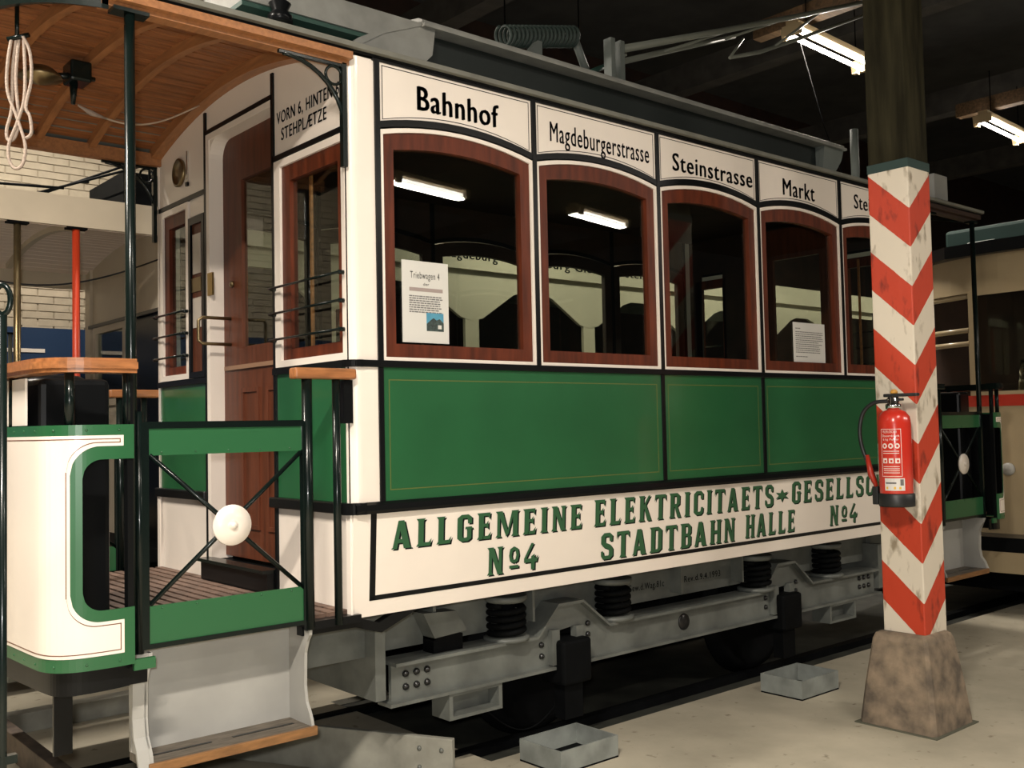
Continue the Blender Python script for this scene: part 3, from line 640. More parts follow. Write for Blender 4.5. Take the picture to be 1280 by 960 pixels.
# ------------------------------------------------------------------ the end platforms
def platform(front):
    global XF
    XF = None if front else (lambda p: (4.2-(p[0] if p[0] > -0.92 else -0.92+(p[0]+0.92)*0.72), p[1], p[2]))
    xb = -0.12
    def yzring(A, Bq, x0, x1, name, m, parent=None, closed=True): return T(MB().ring(A, Bq, 'x', x0, x1, closed=closed), name, m, parent)
    def rect(y0, y1, z0, z1): return [(y0, z0), (y1, z0), (y1, z1), (y0, z1)]
    # bulkhead panels (x from -0.12 inwards)
    B('end_skirt', WHITE, xb, xb+0.03, 0.03, 0.632, 0.80, 1.197)
    T(MB().prism([(1.345, 0.80), (1.88, 0.80), (1.925, 1.197), (1.345, 1.197)], 'x', xb, xb+0.03), 'end_skirt', WHITE)
    B('end_panel', GREEN, xb, xb+0.03, 0.03, 0.632, 1.24, 1.772)
    B('end_panel', GREEN, xb, xb+0.03, 1.345, 1.93, 1.24, 1.772)
    B('end_rubbing_strip', BLACK, xb-0.03, xb+0.02, 0.03, 0.66, 1.197, 1.242, bevel=0.006)
    B('end_rubbing_strip', BLACK, xb-0.03, xb+0.02, 1.33, 1.95, 1.197, 1.242, bevel=0.006)
    B('end_belt', BLACK, xb-0.014, xb+0.02, 0.03, 0.645, 1.769, 1.797)
    B('end_belt', BLACK, xb-0.014, xb+0.02, 1.33, 1.94, 1.769, 1.797)
    B('end_moulding', BLACK, xb-0.01, xb+0.02, 0.022, 0.034, 1.24, 2.96)
    B('end_moulding', BLACK, xb-0.01, xb+0.02, 0.622, 0.642, 0.82, 3.10)
    B('end_moulding', BLACK, xb-0.01, xb+0.02, 1.326, 1.346, 0.82, 3.10)
    B('end_moulding', BLACK, xb-0.01, xb+0.02, 0.030, 0.632, 2.703, 2.725)
    B('end_moulding', BLACK, xb-0.01, xb+0.02, 1.340, 1.945, 2.703, 2.725)
    B('end_moulding', BLACK, xb-0.01, xb+0.02, 0.632, 1.336, 2.985, 3.007)
    # upper boards following the arch
    def upper(y0, y1, z0, name):
        n = 9; A = [(y0+(y1-y0)*k/(n-1), z0) for k in range(n)]; Bq = [(a, ceilz(a)+0.045) for a, _ in A]
        return yzring(A, Bq, xb, xb+0.03, name, WHITE, closed=False)
    u1 = upper(0.03, 0.632, 2.722, 'notice_board'); upper(0.632, 1.336, 3.0, 'transom_board'); u3 = upper(1.336, 1.935, 2.722, 'indicator_board')
    if front:
        def bf(x, z): return (xb-0.002, -x, z)     # x = -y runs to the right seen from outside
        # lettering climbs a little towards the corner post
        for s, a, b, zz, h, sl in (('VORN 6, HINTEN 6', -0.600, -0.075, 2.862, 0.052, 0.035), ('STEHPL\u00c6TZE', -0.560, -0.175, 2.785, 0.052, 0.02)):
            vf = text_mesh(s, a, b, zz, h, 0.03)
            flat(vf, lambda x, z: (xb-0.002, -x, z+0.03*0), 'lettering', LETBLACK, u1, 'black painted capitals')
    LN = [(0.03, 0.62, 2.72, 2.99), (1.345, 1.93, 2.72, 2.99), (0.642, 1.326, 3.0, 3.06), (0.03, 0.62, 0.88, 1.79), (1.345, 1.93, 0.88, 1.79)]
    if not front: LN += [(0.022, 0.066, 1.79, 2.72), (0.568, 0.645, 1.79, 3.0), (1.22, 1.36, 0.88, 3.0), (1.36, 1.60, 1.79, 2.72), (1.81, 1.95, 1.79, 2.72), (0.642, 1.25, 2.74, 3.0)]
    for a in LN: B('end_shade_lining', INTERIOR, xb+0.031, xb+0.04, *a)  # dark sheets added so the bulkhead insides look unlit
    # lens
    T(MB().lathe([(0.072, 0), (0.074, 0.014), (0.06, 0.018), (0.058, 0.012), (0.0, 0.02)], (xb, 1.656, 2.868), (-1, 0, 0), 28), 'indicator_lens', OLDBRASS, u3)
    B('indicator_rod', CHROME, xb-0.008, xb, 1.548, 1.560, 2.79, 2.96, parent=u3); B('key_plate', BLACK, xb-0.012, xb, 1.543, 1.566, 2.78, 2.80, parent=u3)
    # near window
    w1 = yzring(rect(0.033, 0.622, 1.80, 2.70), rect(0.063, 0.570, 1.828, 2.668), xb-0.008, xb+0.03, 'end_window', WHITE)
    yzring(rect(0.063, 0.570, 1.828, 2.668), rect(0.105, 0.50, 1.875, 2.60), xb+0.004, xb+0.04, 'sash', REDWOOD, w1)
    B('pane', GLASS, xb+0.02, xb+0.023, 0.1, 0.505, 1.87, 2.605, parent=w1)
    B('slide_rail', OAK, xb+0.05, xb+0.06, 0.40, 0.415, 1.85, 2.65, parent=w1)
    # far windows
    w2 = yzring(rect(1.545, 1.94, 1.80, 2.70), rect(1.575, 1.875, 1.828, 2.668), xb-0.008, xb+0.03, 'end_window', WHITE)
    yzring(rect(1.575, 1.875, 1.828, 2.668), rect(1.605, 1.815, 1.87, 2.60), xb+0.004, xb+0.04, 'sash', REDWOOD, w2)
    B('pane', GLASS, xb+0.02, xb+0.023, 1.60, 1.82, 1.865, 2.605, parent=w2)
    w3 = yzring(rect(1.348, 1.535, 1.80, 2.607), rect(1.375, 1.51, 1.83, 2.57), xb-0.012, xb+0.03, 'signal_case', BLACK)
    B('case_panel', DOORWOOD, xb, xb+0.02, 1.375, 1.51, 1.83, 2.57, parent=w3)
    B('case_glass', mat('pale_glass', (0.42, 0.38, 0.33), 0.15), xb-0.004, xb, 1.405, 1.50, 2.32, 2.52, parent=w3)
    B('case_glass', mat('pale_glass', (0.42, 0.38, 0.33), 0.15), xb-0.004, xb, 1.405, 1.50, 2.05, 2.20, parent=w3)
    B('case_label', OLDBRASS, xb-0.006, xb, 1.40, 1.51, 2.23, 2.30, parent=w3)
    B('end_white_panel', WHITE, xb, xb+0.03, 1.348, 1.535, 2.615, 2.705)
    # window guard rods
    for z in (2.142, 2.031, 1.918):
        T(MB().tube([(xb-0.035, 0.035, z), (xb-0.035, 0.625, z)], 0.0055, 8), 'guard_rod', IRON)
        T(MB().tube([(xb-0.035, 1.55, z), (xb-0.035, 1.94, z)], 0.0055, 8), 'guard_rod', IRON)
        for y in (0.045, 0.618, 1.555, 1.935): T(MB().lathe([(0.009, 0), (0.009, 0.03)], (xb-0.005, y, z), (-1, 0, 0), 8), 'rod_stud', IRON)
    # door
    jl = yzring([(1.326, 0.92), (1.326, 2.985), (0.642, 2.985)], [(1.29, 0.92), (1.29, 2.955), (0.642, 2.955)], xb-0.008, xb+(0.10 if front else 0.03), 'door_jamb', WHITE, closed=False)
    fil = MB().prism([(1.29, 2.955)]+[(1.20+0.09*cos(a), 2.865+0.09*sin(a)) for a in [pi/2*i/6 for i in range(7)]], 'x', xb-0.004, xb+0.1); T(fil, 'jamb_corner', WHITE)
    dr = T(MB().ring([(0.630, 0.935), (1.29, 0.935), (1.29, 2.96), (0.630, 2.96)], [(0.692, 1.93), (1.09, 1.93), (1.09, 2.73), (0.692, 2.73)], 'x', -0.055, -0.025), 'sliding_door', DOORWOOD)
    B('pane', GLASS, -0.042, -0.039, 0.69, 1.092, 1.925, 2.735, parent=dr)
    B('door_rail', mat('pale_worn_wood', (0.26, 0.15, 0.09), 0.5), -0.066, -0.055, 0.64, 1.27, 1.825, 1.845, parent=dr)
    for y0, y1 in ((0.921, 1.096), (0.667, 0.842)):
        r1 = rect(y0, y1, 1.075, 1.733); r2 = rect(y0+0.018, y1-0.018, 1.095, 1.713)
        T(MB().ring(r1, r2, 'x', -0.063, -0.054), 'panel_moulding', DOORWOOD, dr)
    h = T(MB().tube([(-0.055, 1.215, 2.075), (-0.20, 1.215, 2.075), (-0.215, 1.225, 2.06), (-0.215, 1.225, 1.965), (-0.20, 1.215, 1.95), (-0.055, 1.215, 1.95)], 0.008, 8), 'door_handle', OLDBRASS, dr)
    B('lock_plate', BRASS, xb-0.016, xb-0.006, 1.245, 1.30, 2.19, 2.30, parent=dr)
    T(MB().lathe([(0.016, 0), (0.014, 0.012), (0, 0.016)], (-0.055, 1.19, 2.24), (-1, 0, 0), 12), 'lock_bolt', OLDBRASS, dr)
    B('threshold', BLACK, xb-0.05, 0.0, 0.64, 1.32, 0.83, 0.915)
    B('threshold_lip', IRON, xb-0.07, xb, 0.64, 1.32, 0.915, 0.93)
    # deck slats
    B('deck', BLACK, -1.2, -0.33, 0.18, 1.78, 0.77, 0.812); B('deck', BLACK, -0.33, -0.09, 0.04, 1.92, 0.77, 0.812)
    sl = None
    for i in range(20):
        x = -1.17+i*0.053
        MB().box(x, x+0.036, 0.05, 1.91, 0.812, 0.830).build('deck_slat', DECK, tram)
    B('platform_sill', BLACK, -0.335, -0.10, 0.0, 0.06, 0.785, 0.815)
    B('platform_sill', BLACK, -0.335, -0.10, 1.90, 1.96, 0.785, 0.815)
    for y in (0.62, 1.30): B('platform_bearer', GREY, -1.2, 0.1, y, y+0.06, 0.64, 0.77)
    B('headstock', GREY, -0.28, 0.10, 0.30, 0.36, 0.57, 0.77)
    # canopy ceiling: boards, ribs, beams
    nb = 26
    for i in range(nb):
        y0 = 0.03+1.90*i/nb; y1 = 0.03+1.90*(i+1)/nb-0.015; za, zb = ceilz(y0)+0.045, ceilz(y1)+0.045
        xe = xend((y0+y1)/2)+0.02
        v = [(xe, y0, za), (-0.12, y0, za), (-0.12, y1, zb), (xe, y1, zb)]; v += [(a, b, c+0.014) for a, b, c in v]
        MB().add(v, [(0, 1, 2, 3), (7, 6, 5, 4), (0, 4, 5, 1), (1, 5, 6, 2), (2, 6, 7, 3), (3, 7, 4, 0)]).build('ceiling_board', PINE, tram)
    rows = [[(xend(y)+(0.0-xend(y))*k/6, y, ceilz(y)+0.061) for k in range(7)] for y in ysamp]
    T(MB().grid(rows, thick=(0, 0, 0.004)), 'ceiling_backing', INTERIOR)
    n = 25
    def rib(x0, x1, name, m, d0, d1):
        A = [(0.03+1.90*k/(n-1), ceilz(0.03+1.90*k/(n-1))+d0) for k in range(n)]; Bq = [(a, ceilz(a)+d1) for a, _ in A]
        return yzring(A, Bq, x0, x1, name, m, closed=False)
    for x in (-1.02, -0.735, -0.48): rib(x-0.017, x+0.017, 'ceiling_rib', PINERIB, 0.0, 0.045)
    rib(-0.175, -0.121, 'end_arch', PINERIB, -0.008, 0.046)
    rib(-0.118, 0.0, 'arch_filler', INTERIOR, 0.0, 0.06)
    for y0, y1 in ((0.0, 0.055), (1.905, 1.96)):
        T(MB().prism([(y0, 2.955), (y1, 2.955), (y1, 3.02), (y0, 3.02)], 'x', -1.07, -0.12), 'eave_beam', PINERIB if front else INTERIOR)
        T(MB().prism([(y0-0.03 if y0 < 1 else y1, 2.972), (y0 if y0 < 1 else y1+0.03, 2.972), (y0 if y0 < 1 else y1+0.03, 3.0), (y0-0.03 if y0 < 1 else y1, 3.0)], 'x', -1.06, -0.12), 'eave_moulding', PINERIB if front else INTERIOR)
    # front bow
    ybs = [0.0+1.96*k/24 for k in range(25)]
    A = [(xend(y), y) for y in ybs]; Bq = [(xend(y)+0.025, y) for y in ybs]
    vs = []; fs = []
    for k, y in enumerate(ybs):
        for xx, zz in ((xend(y), ceilz(y)-0.04), (xend(y)+0.022, ceilz(y)-0.04), (xend(y)+0.022, roofz(y)-0.02), (xend(y), roofz(y)-0.02)): vs.append((xx, y, zz))
    for k in range(24):
        for j in range(4): fs.append((4*k+j, 4*k+(j+1) % 4, 4*(k+1)+(j+1) % 4, 4*(k+1)+j))
    fs += [(0, 1, 2, 3), (99, 98, 97, 96)]
    T(MB().add(vs, fs), 'front_bow', IRON)
    # iron bracket under the eave at the corner post
    for yc, s in ((0.012, 1), (1.948, -1)):
        br = T(MB().box(-0.42, -0.13, yc-0.008, yc+0.008, 2.943, 2.960), 'corner_bracket', IRON)
        T(MB().box(-0.152, -0.132, yc-0.012, yc+0.012, 2.55, 2.96), 'bracket_upright', IRON, br)
        arc = [(-0.40+0.262*sin(a), yc, 2.70+0.245*cos(a)) for a in [pi/2*i/10 for i in range(11)]]
        T(MB().tube(arc, 0.009, 8), 'bracket_arc', IRON, br)
        T(MB().tube([(-0.183+0.036*cos(2*pi*i/20), yc, 2.905+0.036*sin(2*pi*i/20)) for i in range(20)], 0.006, 8, closed=True), 'bracket_ring', IRON, br)
    # poles and hand rails
    for y in (0.0, 1.96):
        s = 1 if y < 1 else -1
        pl = T(MB().tube([(-0.975, y+s*0.01, 0.80), (-0.975, y+s*0.01, 2.96)], 0.0175, 16), 'corner_pole', IRON)
        B('pole_flange', IRON, -1.035, -0.915, y-0.03+s*0.015, y+0.03+s*0.015, 2.943, 2.956, parent=pl)
        T(MB().tube([(-0.325, y, 0.79), (-0.325, y, 1.72)], 0.020, 14), 'rail_post', IRON)
        T(MB().tube([(-0.200, y, 0.79), (-0.200, y, 1.72)], 0.0155, 14), 'rail_post', IRON)
        T(MB().box(-0.385, -0.122, y-0.028, y+0.028, 1.718, 1.760), 'hand_rail', OAK if front else IRON, bevel=0.008)
        B('latch_plate', BLACK, -0.165, -0.125, y+s*0.0, y+s*0.03, 1.55, 1.717) if s > 0 else None
    # side gates: green boards, dark frame, crossed rods and a white disc
    for yg in ((0.0, 1.96)):
        g = T(MB().ring([(-0.955, 0.812), (-0.345, 0.812), (-0.345, 1.565), (-0.955, 1.565)], [(-0.925, 0.828), (-0.352, 0.828), (-0.352, 1.542), (-0.925, 1.542)], 'y', yg-0.012, yg+0.012), 'side_gate', IRON)
        B('gate_board', LGREEN, -0.925, -0.350, yg-0.006, yg+0.002, 1.452, 1.543, parent=g)
        B('gate_board', LGREEN, -0.925, -0.350, yg-0.006, yg+0.002, 0.827, 0.952, parent=g)
        for x in [-0.88+0.12*i for i in range(5)]:
            for z in (1.462, 0.942): T(MB().lathe([(0.004, 0), (0.003, 0.002), (0, 0.003)], (x, yg-0.006, z), (0, -1, 0), 8), 'rivet', LGREEN, g)
        T(MB().tube([(-0.92, yg, 1.455), (-0.348, yg, 0.945)], 0.0085, 8), 'cross_rod', IRON, g)
        T(MB().tube([(-0.92, yg, 0.955), (-0.348, yg, 1.452)], 0.0085, 8), 'cross_rod', IRON, g)
        d = T(MB().lathe([(0.0, 0), (0.069, 0), (0.072, 0.006), (0.070, 0.013), (0.022, 0.016), (0.014, 0.017), (0.012, 0.026), (0, 0.028)], (-0.633, yg-0.008, 1.199), (0, -1, 0), 36), 'disc', WHITE, g)
        T(MB().tube([(-0.953, yg, 0.8), (-0.953, yg, 1.60)], 0.013, 10), 'hinge_post', IRON, g)
    # ---- rounded front apron (dash)
    plan = [(-1.0, -0.082), (-1.06, -0.088), (-1.15, -0.082), (-1.20, -0.066), (-1.235, -0.035), (-1.255, 0.01), (-1.264, 0.08), (-1.272, 0.25), (-1.285, 0.55), (-1.29, 0.98)]
    plan = plan + [(x, 1.96-y) for x, y in plan[-2::-1]]
    # resample along a smooth curve
    def cr(p, n=5):
        out = []
        for i in range(len(p)-1):
            p0 = p[max(i-1, 0)]; p1 = p[i]; p2 = p[i+1]; p3 = p[min(i+2, len(p)-1)]
            for k in range(n):
                t = k/n; out.append(tuple(0.5*((2*p1[j])+(-p0[j]+p2[j])*t+(2*p0[j]-5*p1[j]+4*p2[j]-p3[j])*t*t+(-p0[j]+3*p1[j]-3*p2[j]+p3[j])*t**3) for j in range(2)))
        return out+[p[-1]]
    PL = cr(plan); cum = [0]
    for i in range(1, len(PL)): cum.append(cum[-1]+math.dist(PL[i], PL[i-1]))
    TOT = cum[-1]
    def at(s, d=0.0):
        s = max(0, min(TOT, s)); i = 1
        while i < len(cum)-1 and cum[i] < s: i += 1
        t = (s-cum[i-1])/(cum[i]-cum[i-1]); a, b = PL[i-1], PL[i]; x = a[0]+(b[0]-a[0])*t; y = a[1]+(b[1]-a[1])*t
        q = PL[max(i-2, 0)]; r = PL[min(i+1, len(PL)-1)]; tx, ty = r[0]-q[0], r[1]-q[1]; l = math.hypot(tx, ty)
        return x+ty/l*d*-1*-1, y-tx/l*d*-1*-1*1
    # outward normal check: at near side outward must be -y
    sgn = 1 if at(0.05, 0.01)[1] < at(0.05, 0)[1] else -1
    def AT(s, d): return at(s, sgn*d)
    def s_of(x):  # arc length on near side for a given x
        lo = 0.0
        while AT(lo, 0)[0] > x and lo < 0.34: lo += 0.002
        return lo
    def strip(name, m, s0, s1, zlo, zhi, d0, d1, parent=None, n=None):
        """curved sheet between functions zlo(s), zhi(s)"""
        n = n or max(2, int((s1-s0)/0.02)+1); vs = []; fs = []
        for i in range(n):
            s = s0+(s1-s0)*i/(n-1); zl = zlo(s) if callable(zlo) else zlo; zh = zhi(s) if callable(zhi) else zhi
            for d, z in ((d0, zl), (d1, zl), (d1, zh), (d0, zh)):
                x, y = AT(s, d); vs.append((x, y, z))
        for i in range(n-1):
            for j in range(4): fs.append((4*i+j, 4*i+(j+1) % 4, 4*i+4+(j+1) % 4, 4*i+4+j))
        fs += [(0, 1, 2, 3), (4*n-1, 4*n-2, 4*n-3, 4*n-4)]
        return T(MB().add(vs, fs), name, m, parent)
    o0, o1 = 0.0, s_of(-1.160)          # opening in the side of the apron
    zo0, zo1 = 0.972, 1.447; R = 0.06
    def ztop_open(s):                      # upper edge of opening (rounded at the front end)
        k = s-(o1-R); return zo1 if k <= 0 else zo1-R+sqrt(max(0, R*R-k*k))
    def zbot_open(s):
        k = s-(o1-R); return zo0 if k <= 0 else zo0+R-sqrt(max(0, R*R-k*k))
    Z0, Z1 = 0.79, 1.557
    dash = strip('apron', LGREEN, o1, TOT-o1, Z0, Z1, -0.004, 0.0)
    for a, b, mir in ((0.0, o1, False), (0.0, o1, True)):
        def mp(s): return TOT-s if mir else s
        fz = (lambda f: (lambda s: f(TOT-s))) if mir else (lambda f: f)
        s0, s1 = (TOT-o1, TOT) if mir else (0, o1)
        strip('apron_band', LGREEN, s0, s1, fz(ztop_open), Z1, -0.004, 0.0, dash, 28)
        strip('apron_band', LGREEN, s0, s1, Z0, fz(zbot_open), -0.004, 0.0, dash, 28)
    strip('apron_shade_sheet', BLACK, o1+0.01, TOT-o1-0.01, Z0+0.01, Z1-0.01, -0.012, -0.006, dash)  # black sheet standing in for shade in the cavity behind the apron
    # white field with its green border left free
    w0 = s_of(-1.035); g1 = o1+0.036
    def wtop(s):
        k = s-(g1-R-0.03); r = R+0.03
        return zo1+0.042 if k <= 0 else zo1+0.042-r+sqrt(max(0, r*r-k*k))
    def wbot(s):
        k = s-(g1-R-0.03); r = R+0.03
        return zo0-0.035 if k <= 0 else zo0-0.035+r-sqrt(max(0, r*r-k*k))
    ZW0, ZW1 = 0.832, 1.523
    white = strip('apron_field', WHITE, g1, TOT-g1, ZW0, ZW1, 0.0, 0.002, dash)
    for mir in (False, True):
        fz = (lambda f: (lambda s: f(TOT-s))) if mir else (lambda f: f)
        s0, s1 = (TOT-g1, TOT-w0) if mir else (w0, g1)
        strip('apron_field', WHITE, s0, s1, fz(wtop), ZW1, 0.0, 0.002, dash, 24)
        strip('apron_field', WHITE, s0, s1, ZW0, fz(wbot), 0.0, 0.002, dash, 24)
    # pinstripe
    e = 0.010; tl = 0.003
    strip('pinstripe', BROWNLINE, w0+e, TOT-w0-e, ZW1-e-tl, ZW1-e, 0.0022, 0.0028, white)
    strip('pinstripe', BROWNLINE, w0+e, TOT-w0-e, ZW0+e, ZW0+e+tl, 0.0022, 0.0028, white)
    strip('pinstripe', BROWNLINE, w0+e, g1+e, lambda s: wtop(s-e)+e, lambda s: wtop(s-e)+e+tl, 0.0022, 0.0028, white, 30)
    strip('pinstripe', BROWNLINE, w0+e, g1+e, lambda s: wbot(s-e)-e-tl, lambda s: wbot(s-e)-e, 0.0022, 0.0028, white, 30)
    strip('pinstripe', BROWNLINE, g1+e, g1+e+tl, wbot(g1)-e, wtop(g1)+e, 0.0022, 0.0028, white, 3)
    for a, b in ((ZW0+e, wbot(w0)-e), (wtop(w0)+e, ZW1-e)): strip('pinstripe', BROWNLINE, w0+e, w0+e+tl, a, b, 0.0022, 0.0028, white, 3)
    # rivets along the green band
    for i in range(9):
        s = 0.05+i*0.10; x, y = AT(s, 0.0); x2, y2 = AT(s, 0.01)
        for z in (1.54, 0.808): T(MB().lathe([(0.0045, 0), (0.003, 0.002), (0, 0.003)], (x, y, z), (x2-x, y2-y, 0), 8), 'rivet', LGREEN, dash)
    B('apron_tab', LGREEN, -1.0, -0.93, -0.075, -0.06, 0.765, 0.80, parent=dash)
    strip('edge_angle', BLACK, 0.0, 0.02, 0.79, 1.72, -0.03, -0.006, dash, 3)
    # inner lining makes the cavity dark
    strip('inner_lining', BLACK, 0.0, TOT, 0.80, 1.55, -0.24, -0.23, None) if False else None
    # top bow rail of wood on stanchions
    RM = OAK if front else IRON
    rl = strip('bow_rail', RM, -0.0, TOT, 1.722, 1.768, -0.055, 0.022)
    rl2 = strip('rail_moulding', RM, 0.0, TOT, 1.735, 1.757, 0.0215, 0.030, rl)
    for s in (s_of(-1.20), 0.012, 0.62, TOT-0.62, TOT-s_of(-1.20), TOT-0.012):
        x, y = AT(s, -0.02); T(MB().tube([(x, y, 1.55), (x, y, 1.725)], 0.015, 10), 'stanchion', IRON)
    strip('front_plate', WHITE, 0.48, 1.5, 1.56, 1.715, -0.02, -0.012)
    # dark curtain plate under the apron
    B('skirt_end', BLACK, -1.03, -0.945, -0.04, -0.03, 0.715, 0.79, bevel=0.0)
    strip('apron_skirt', BLACK, 0.0, TOT-0.0, lambda s: 0.715-0.02*sin(pi*s/TOT), 0.79, -0.05, -0.035)
    # controller stand behind the apron, widened in black to darken the rail gap
    ct = T(MB().box(-1.22, -0.99, 0.16, 1.10, 0.83, 1.715), 'controller_shade_case', BLACK, bevel=0.02)
    T(MB().lathe([(0.14, 0), (0.14, 0.02), (0.10, 0.04), (0.03, 0.045)], (-1.09, 0.5, 1.70)), 'controller_cover', BLACK, ct)
    hb = T(MB().tube([(-1.02, 1.35, 0.83), (-1.02, 1.35, 1.60)], 0.03, 14), 'brake_column', BLACK)
    T(MB().tube([(-1.02+0.17*cos(2*pi*i/24), 1.35+0.17*sin(2*pi*i/24), 1.55) for i in range(24)], 0.012, 8, closed=True), 'brake_wheel', REDP, hb)
    # guard hanger
    T(MB().box(-1.16, -1.10, 0.22, 0.235, 0.46, 0.80), 'guard_hanger', BLACK)
    # step under the gate
    for yo, s in ((0.0, 1), (1.96, -1)):
        def Yb(a, b): p, q = yo+s*a, yo+s*b; return (min(p, q), max(p, q))
        st = B('step_back', STEPGREY, -0.93, -0.325, *Yb(0.15, 0.17), 0.44, 0.80)
        for x in (-0.922, -0.325):
            pr = [(yo+s*a, z) for a, z in ((0.17, 0.80), (-0.01, 0.80), (-0.008, 0.77), (0.012, 0.745), (0.03, 0.70), (0.035, 0.58), (0.025, 0.52), (0.0, 0.485), (-0.012, 0.46), (-0.02, 0.43), (0.17, 0.43))]
            T(MB().prism(pr, 'x', x-0.006, x+0.006), 'step_cheek', STEPGREY, st)
            if x < -0.9: T(MB().ring([(yo+s*a, z) for a, z in ((-0.01, 0.80), (0.012, 0.745), (0.03, 0.70), (0.035, 0.58), (0.025, 0.52), (0.0, 0.485), (-0.02, 0.43))], [(yo+s*(a+0.012), z) for a, z in ((-0.01, 0.80), (0.012, 0.745), (0.03, 0.70), (0.035, 0.58), (0.025, 0.52), (0.0, 0.485), (-0.02, 0.43))], 'x', x-0.045, x, closed=False), 'cheek_flange', STEPGREY, st)
        B('tread', TREAD, -0.93, -0.315, *Yb(-0.015, 0.165), 0.413, 0.440, parent=st)
        B('nosing', TREADEDGE, -0.934, -0.312, *Yb(-0.030, -0.015), 0.408, 0.441, parent=st, bevel=0.003)
        for xa, xb_ in ((-0.90, -0.68), (-0.60, -0.36)): B('tread_groove', BLACK, xa, xb_, *Yb(0.06, 0.075), 0.4402, 0.4412, parent=st)
    # ceiling lamp with brass shade, bracket and cable
    lp = T(MB().lathe([(0.0, 0.05), (0.05, 0.045), (0.085, 0.015), (0.09, 0.0), (0.0, -0.03)], (-0.95, 1.12, 3.04), (0, 0, 1), 24), 'platform_lamp', OLDBRASS)
    T(MB().tube([(-0.87, 1.13, 3.07), (-0.78, 1.16, 3.10)], 0.014, 8), 'lamp_arm', IRON, lp)
    T(MB().box(-0.83, -0.74, 1.10, 1.22, 3.06, 3.15), 'lamp_box', IRON, lp, bevel=0.01)
    T(MB().tube([(-0.80, 1.16, 3.07), (-0.80, 1.17, 2.97)], [0.02, 0.009], 8), 'lamp_lever', IRON, lp)
    T(MB().tube([(-0.78, 1.18, 3.10), (-0.70, 1.20, 3.11)], 0.011, 8), 'lamp_arm', IRON, lp)
    a0 = Vector((-0.77, 1.20, 2.98)); a1 = Vector((-0.17, 1.30, 3.12))
    T(MB().tube([a0+(a1-a0)*t+Vector((0, 0, -0.10*sin(pi*t)*(1-0.2*t))) for t in [i/16 for i in range(17)]], 0.0045, 6), 'bell_cord', CABLE)
    T(MB().tube([a0, a0+(a1-a0)*0.10+Vector((0, 0, -0.035)), a0+(a1-a0)*0.22+Vector((0, 0, -0.062))], [0.004, 0.013, 0.004], 8), 'cord_grip', ROPE)
    XF = None
platform(True)
platform(False)

# ------------------------------------------------------------------ notices in the windows
def sheet(x0, x1, z0, z1, label, first):
    t = thing('information_sheet', label, 'notice', ((x0+x1)/2, -0.002, z0))
    def tf(mb, name, m, parent=t, **k):
        return mb.build(name, m, parent, **k)
    tf(MB().box(x0, x1, 0.0155, 0.0185, z0, z1), 'paper', PAPER)
    y = 0.0150
    W = x1-x0
    if first:
        def fl(vf, nm): return flat(vf, lambda x, z: (x, y, z), nm, INK, t)
        fl(text_mesh('Triebwagen 4', x0+0.04, x1-0.045, z1-0.072, 0.028, 0.005), 'heading')
        fl(text_mesh('der', x0+0.105, x0+0.135, z1-0.10, 0.012, 0.01), 'heading')
        tf(MB().box(x0+0.035, x1-0.03, y-0.0005, y+0.0005, z1-0.125, z1-0.110), 'printed_bar', mat('printed_bar', (0.33, 0.27, 0.25), 0.8))
        rows = 8
        mb = MB()
        for r in range(rows):
            z = z1-0.145-r*0.0093; x = x0+0.034; end = x1-0.03-random.uniform(0, 0.02)
            while x < end:
                l = random.uniform(0.006, 0.02); mb.box(x, min(x+l, end), y-0.0003, y+0.0003, z-0.0028, z+0.0022); x += l+0.003
        tf(mb, 'text_lines', INK)
        px0, px1, pz0, pz1 = x1-0.115, x1-0.028, z0+0.05, z0+0.125
        ph = tf(MB().box(px0, px1, y-0.0005, y+0.0005, pz0, pz1), 'photo_print', mat('photo_sky', (0.06, 0.25, 0.38), 0.6, col2=(0.10, 0.33, 0.45), scale=20))
        pr = [(px0, pz0), (px1, pz0), (px1, pz0+0.035), (px1-0.02, pz0+0.052), (px0+0.05, pz0+0.046), (px0+0.035, pz0+0.055), (px0+0.02, pz0+0.045), (px0, pz0+0.03)]
        tf(MB().prism(pr, 'y', y-0.001, y-0.0006), 'photo_print', mat('photo_scene', (0.02, 0.03, 0.03), 0.6, col2=(0.06, 0.09, 0.08), scale=90))
        tf(MB().box(px1-0.03, px1-0.012, y-0.0016, y-0.0011, pz0+0.010, pz0+0.026), 'photo_print', PAPER)
    else:
        mb = MB()
        for z, a, b in [(z1-0.035, 0.02, 0.07)]+[(z1-0.055-0.012*r, 0.02, W-0.02-random.uniform(0, 0.05)) for r in range(11)]+[(z1-0.2, 0.02, 0.14)]:
            x = x0+a
            while x < x0+b:
                l = random.uniform(0.008, 0.025); mb.box(x, min(x+l, x0+b), y-0.0003, y+0.0003, z-0.0025, z+0.0025); x += l+0.004
        tf(mb, 'text_lines', INK)
sheet(0.124, 0.358, 1.876, 2.213, 'white printed sheet with a colour photo, taped inside the first tram window', True)
sheet(2.862, 3.187, 1.868, 2.10, 'white text-only sheet in the fourth tram window, under the stop name Markt', False)

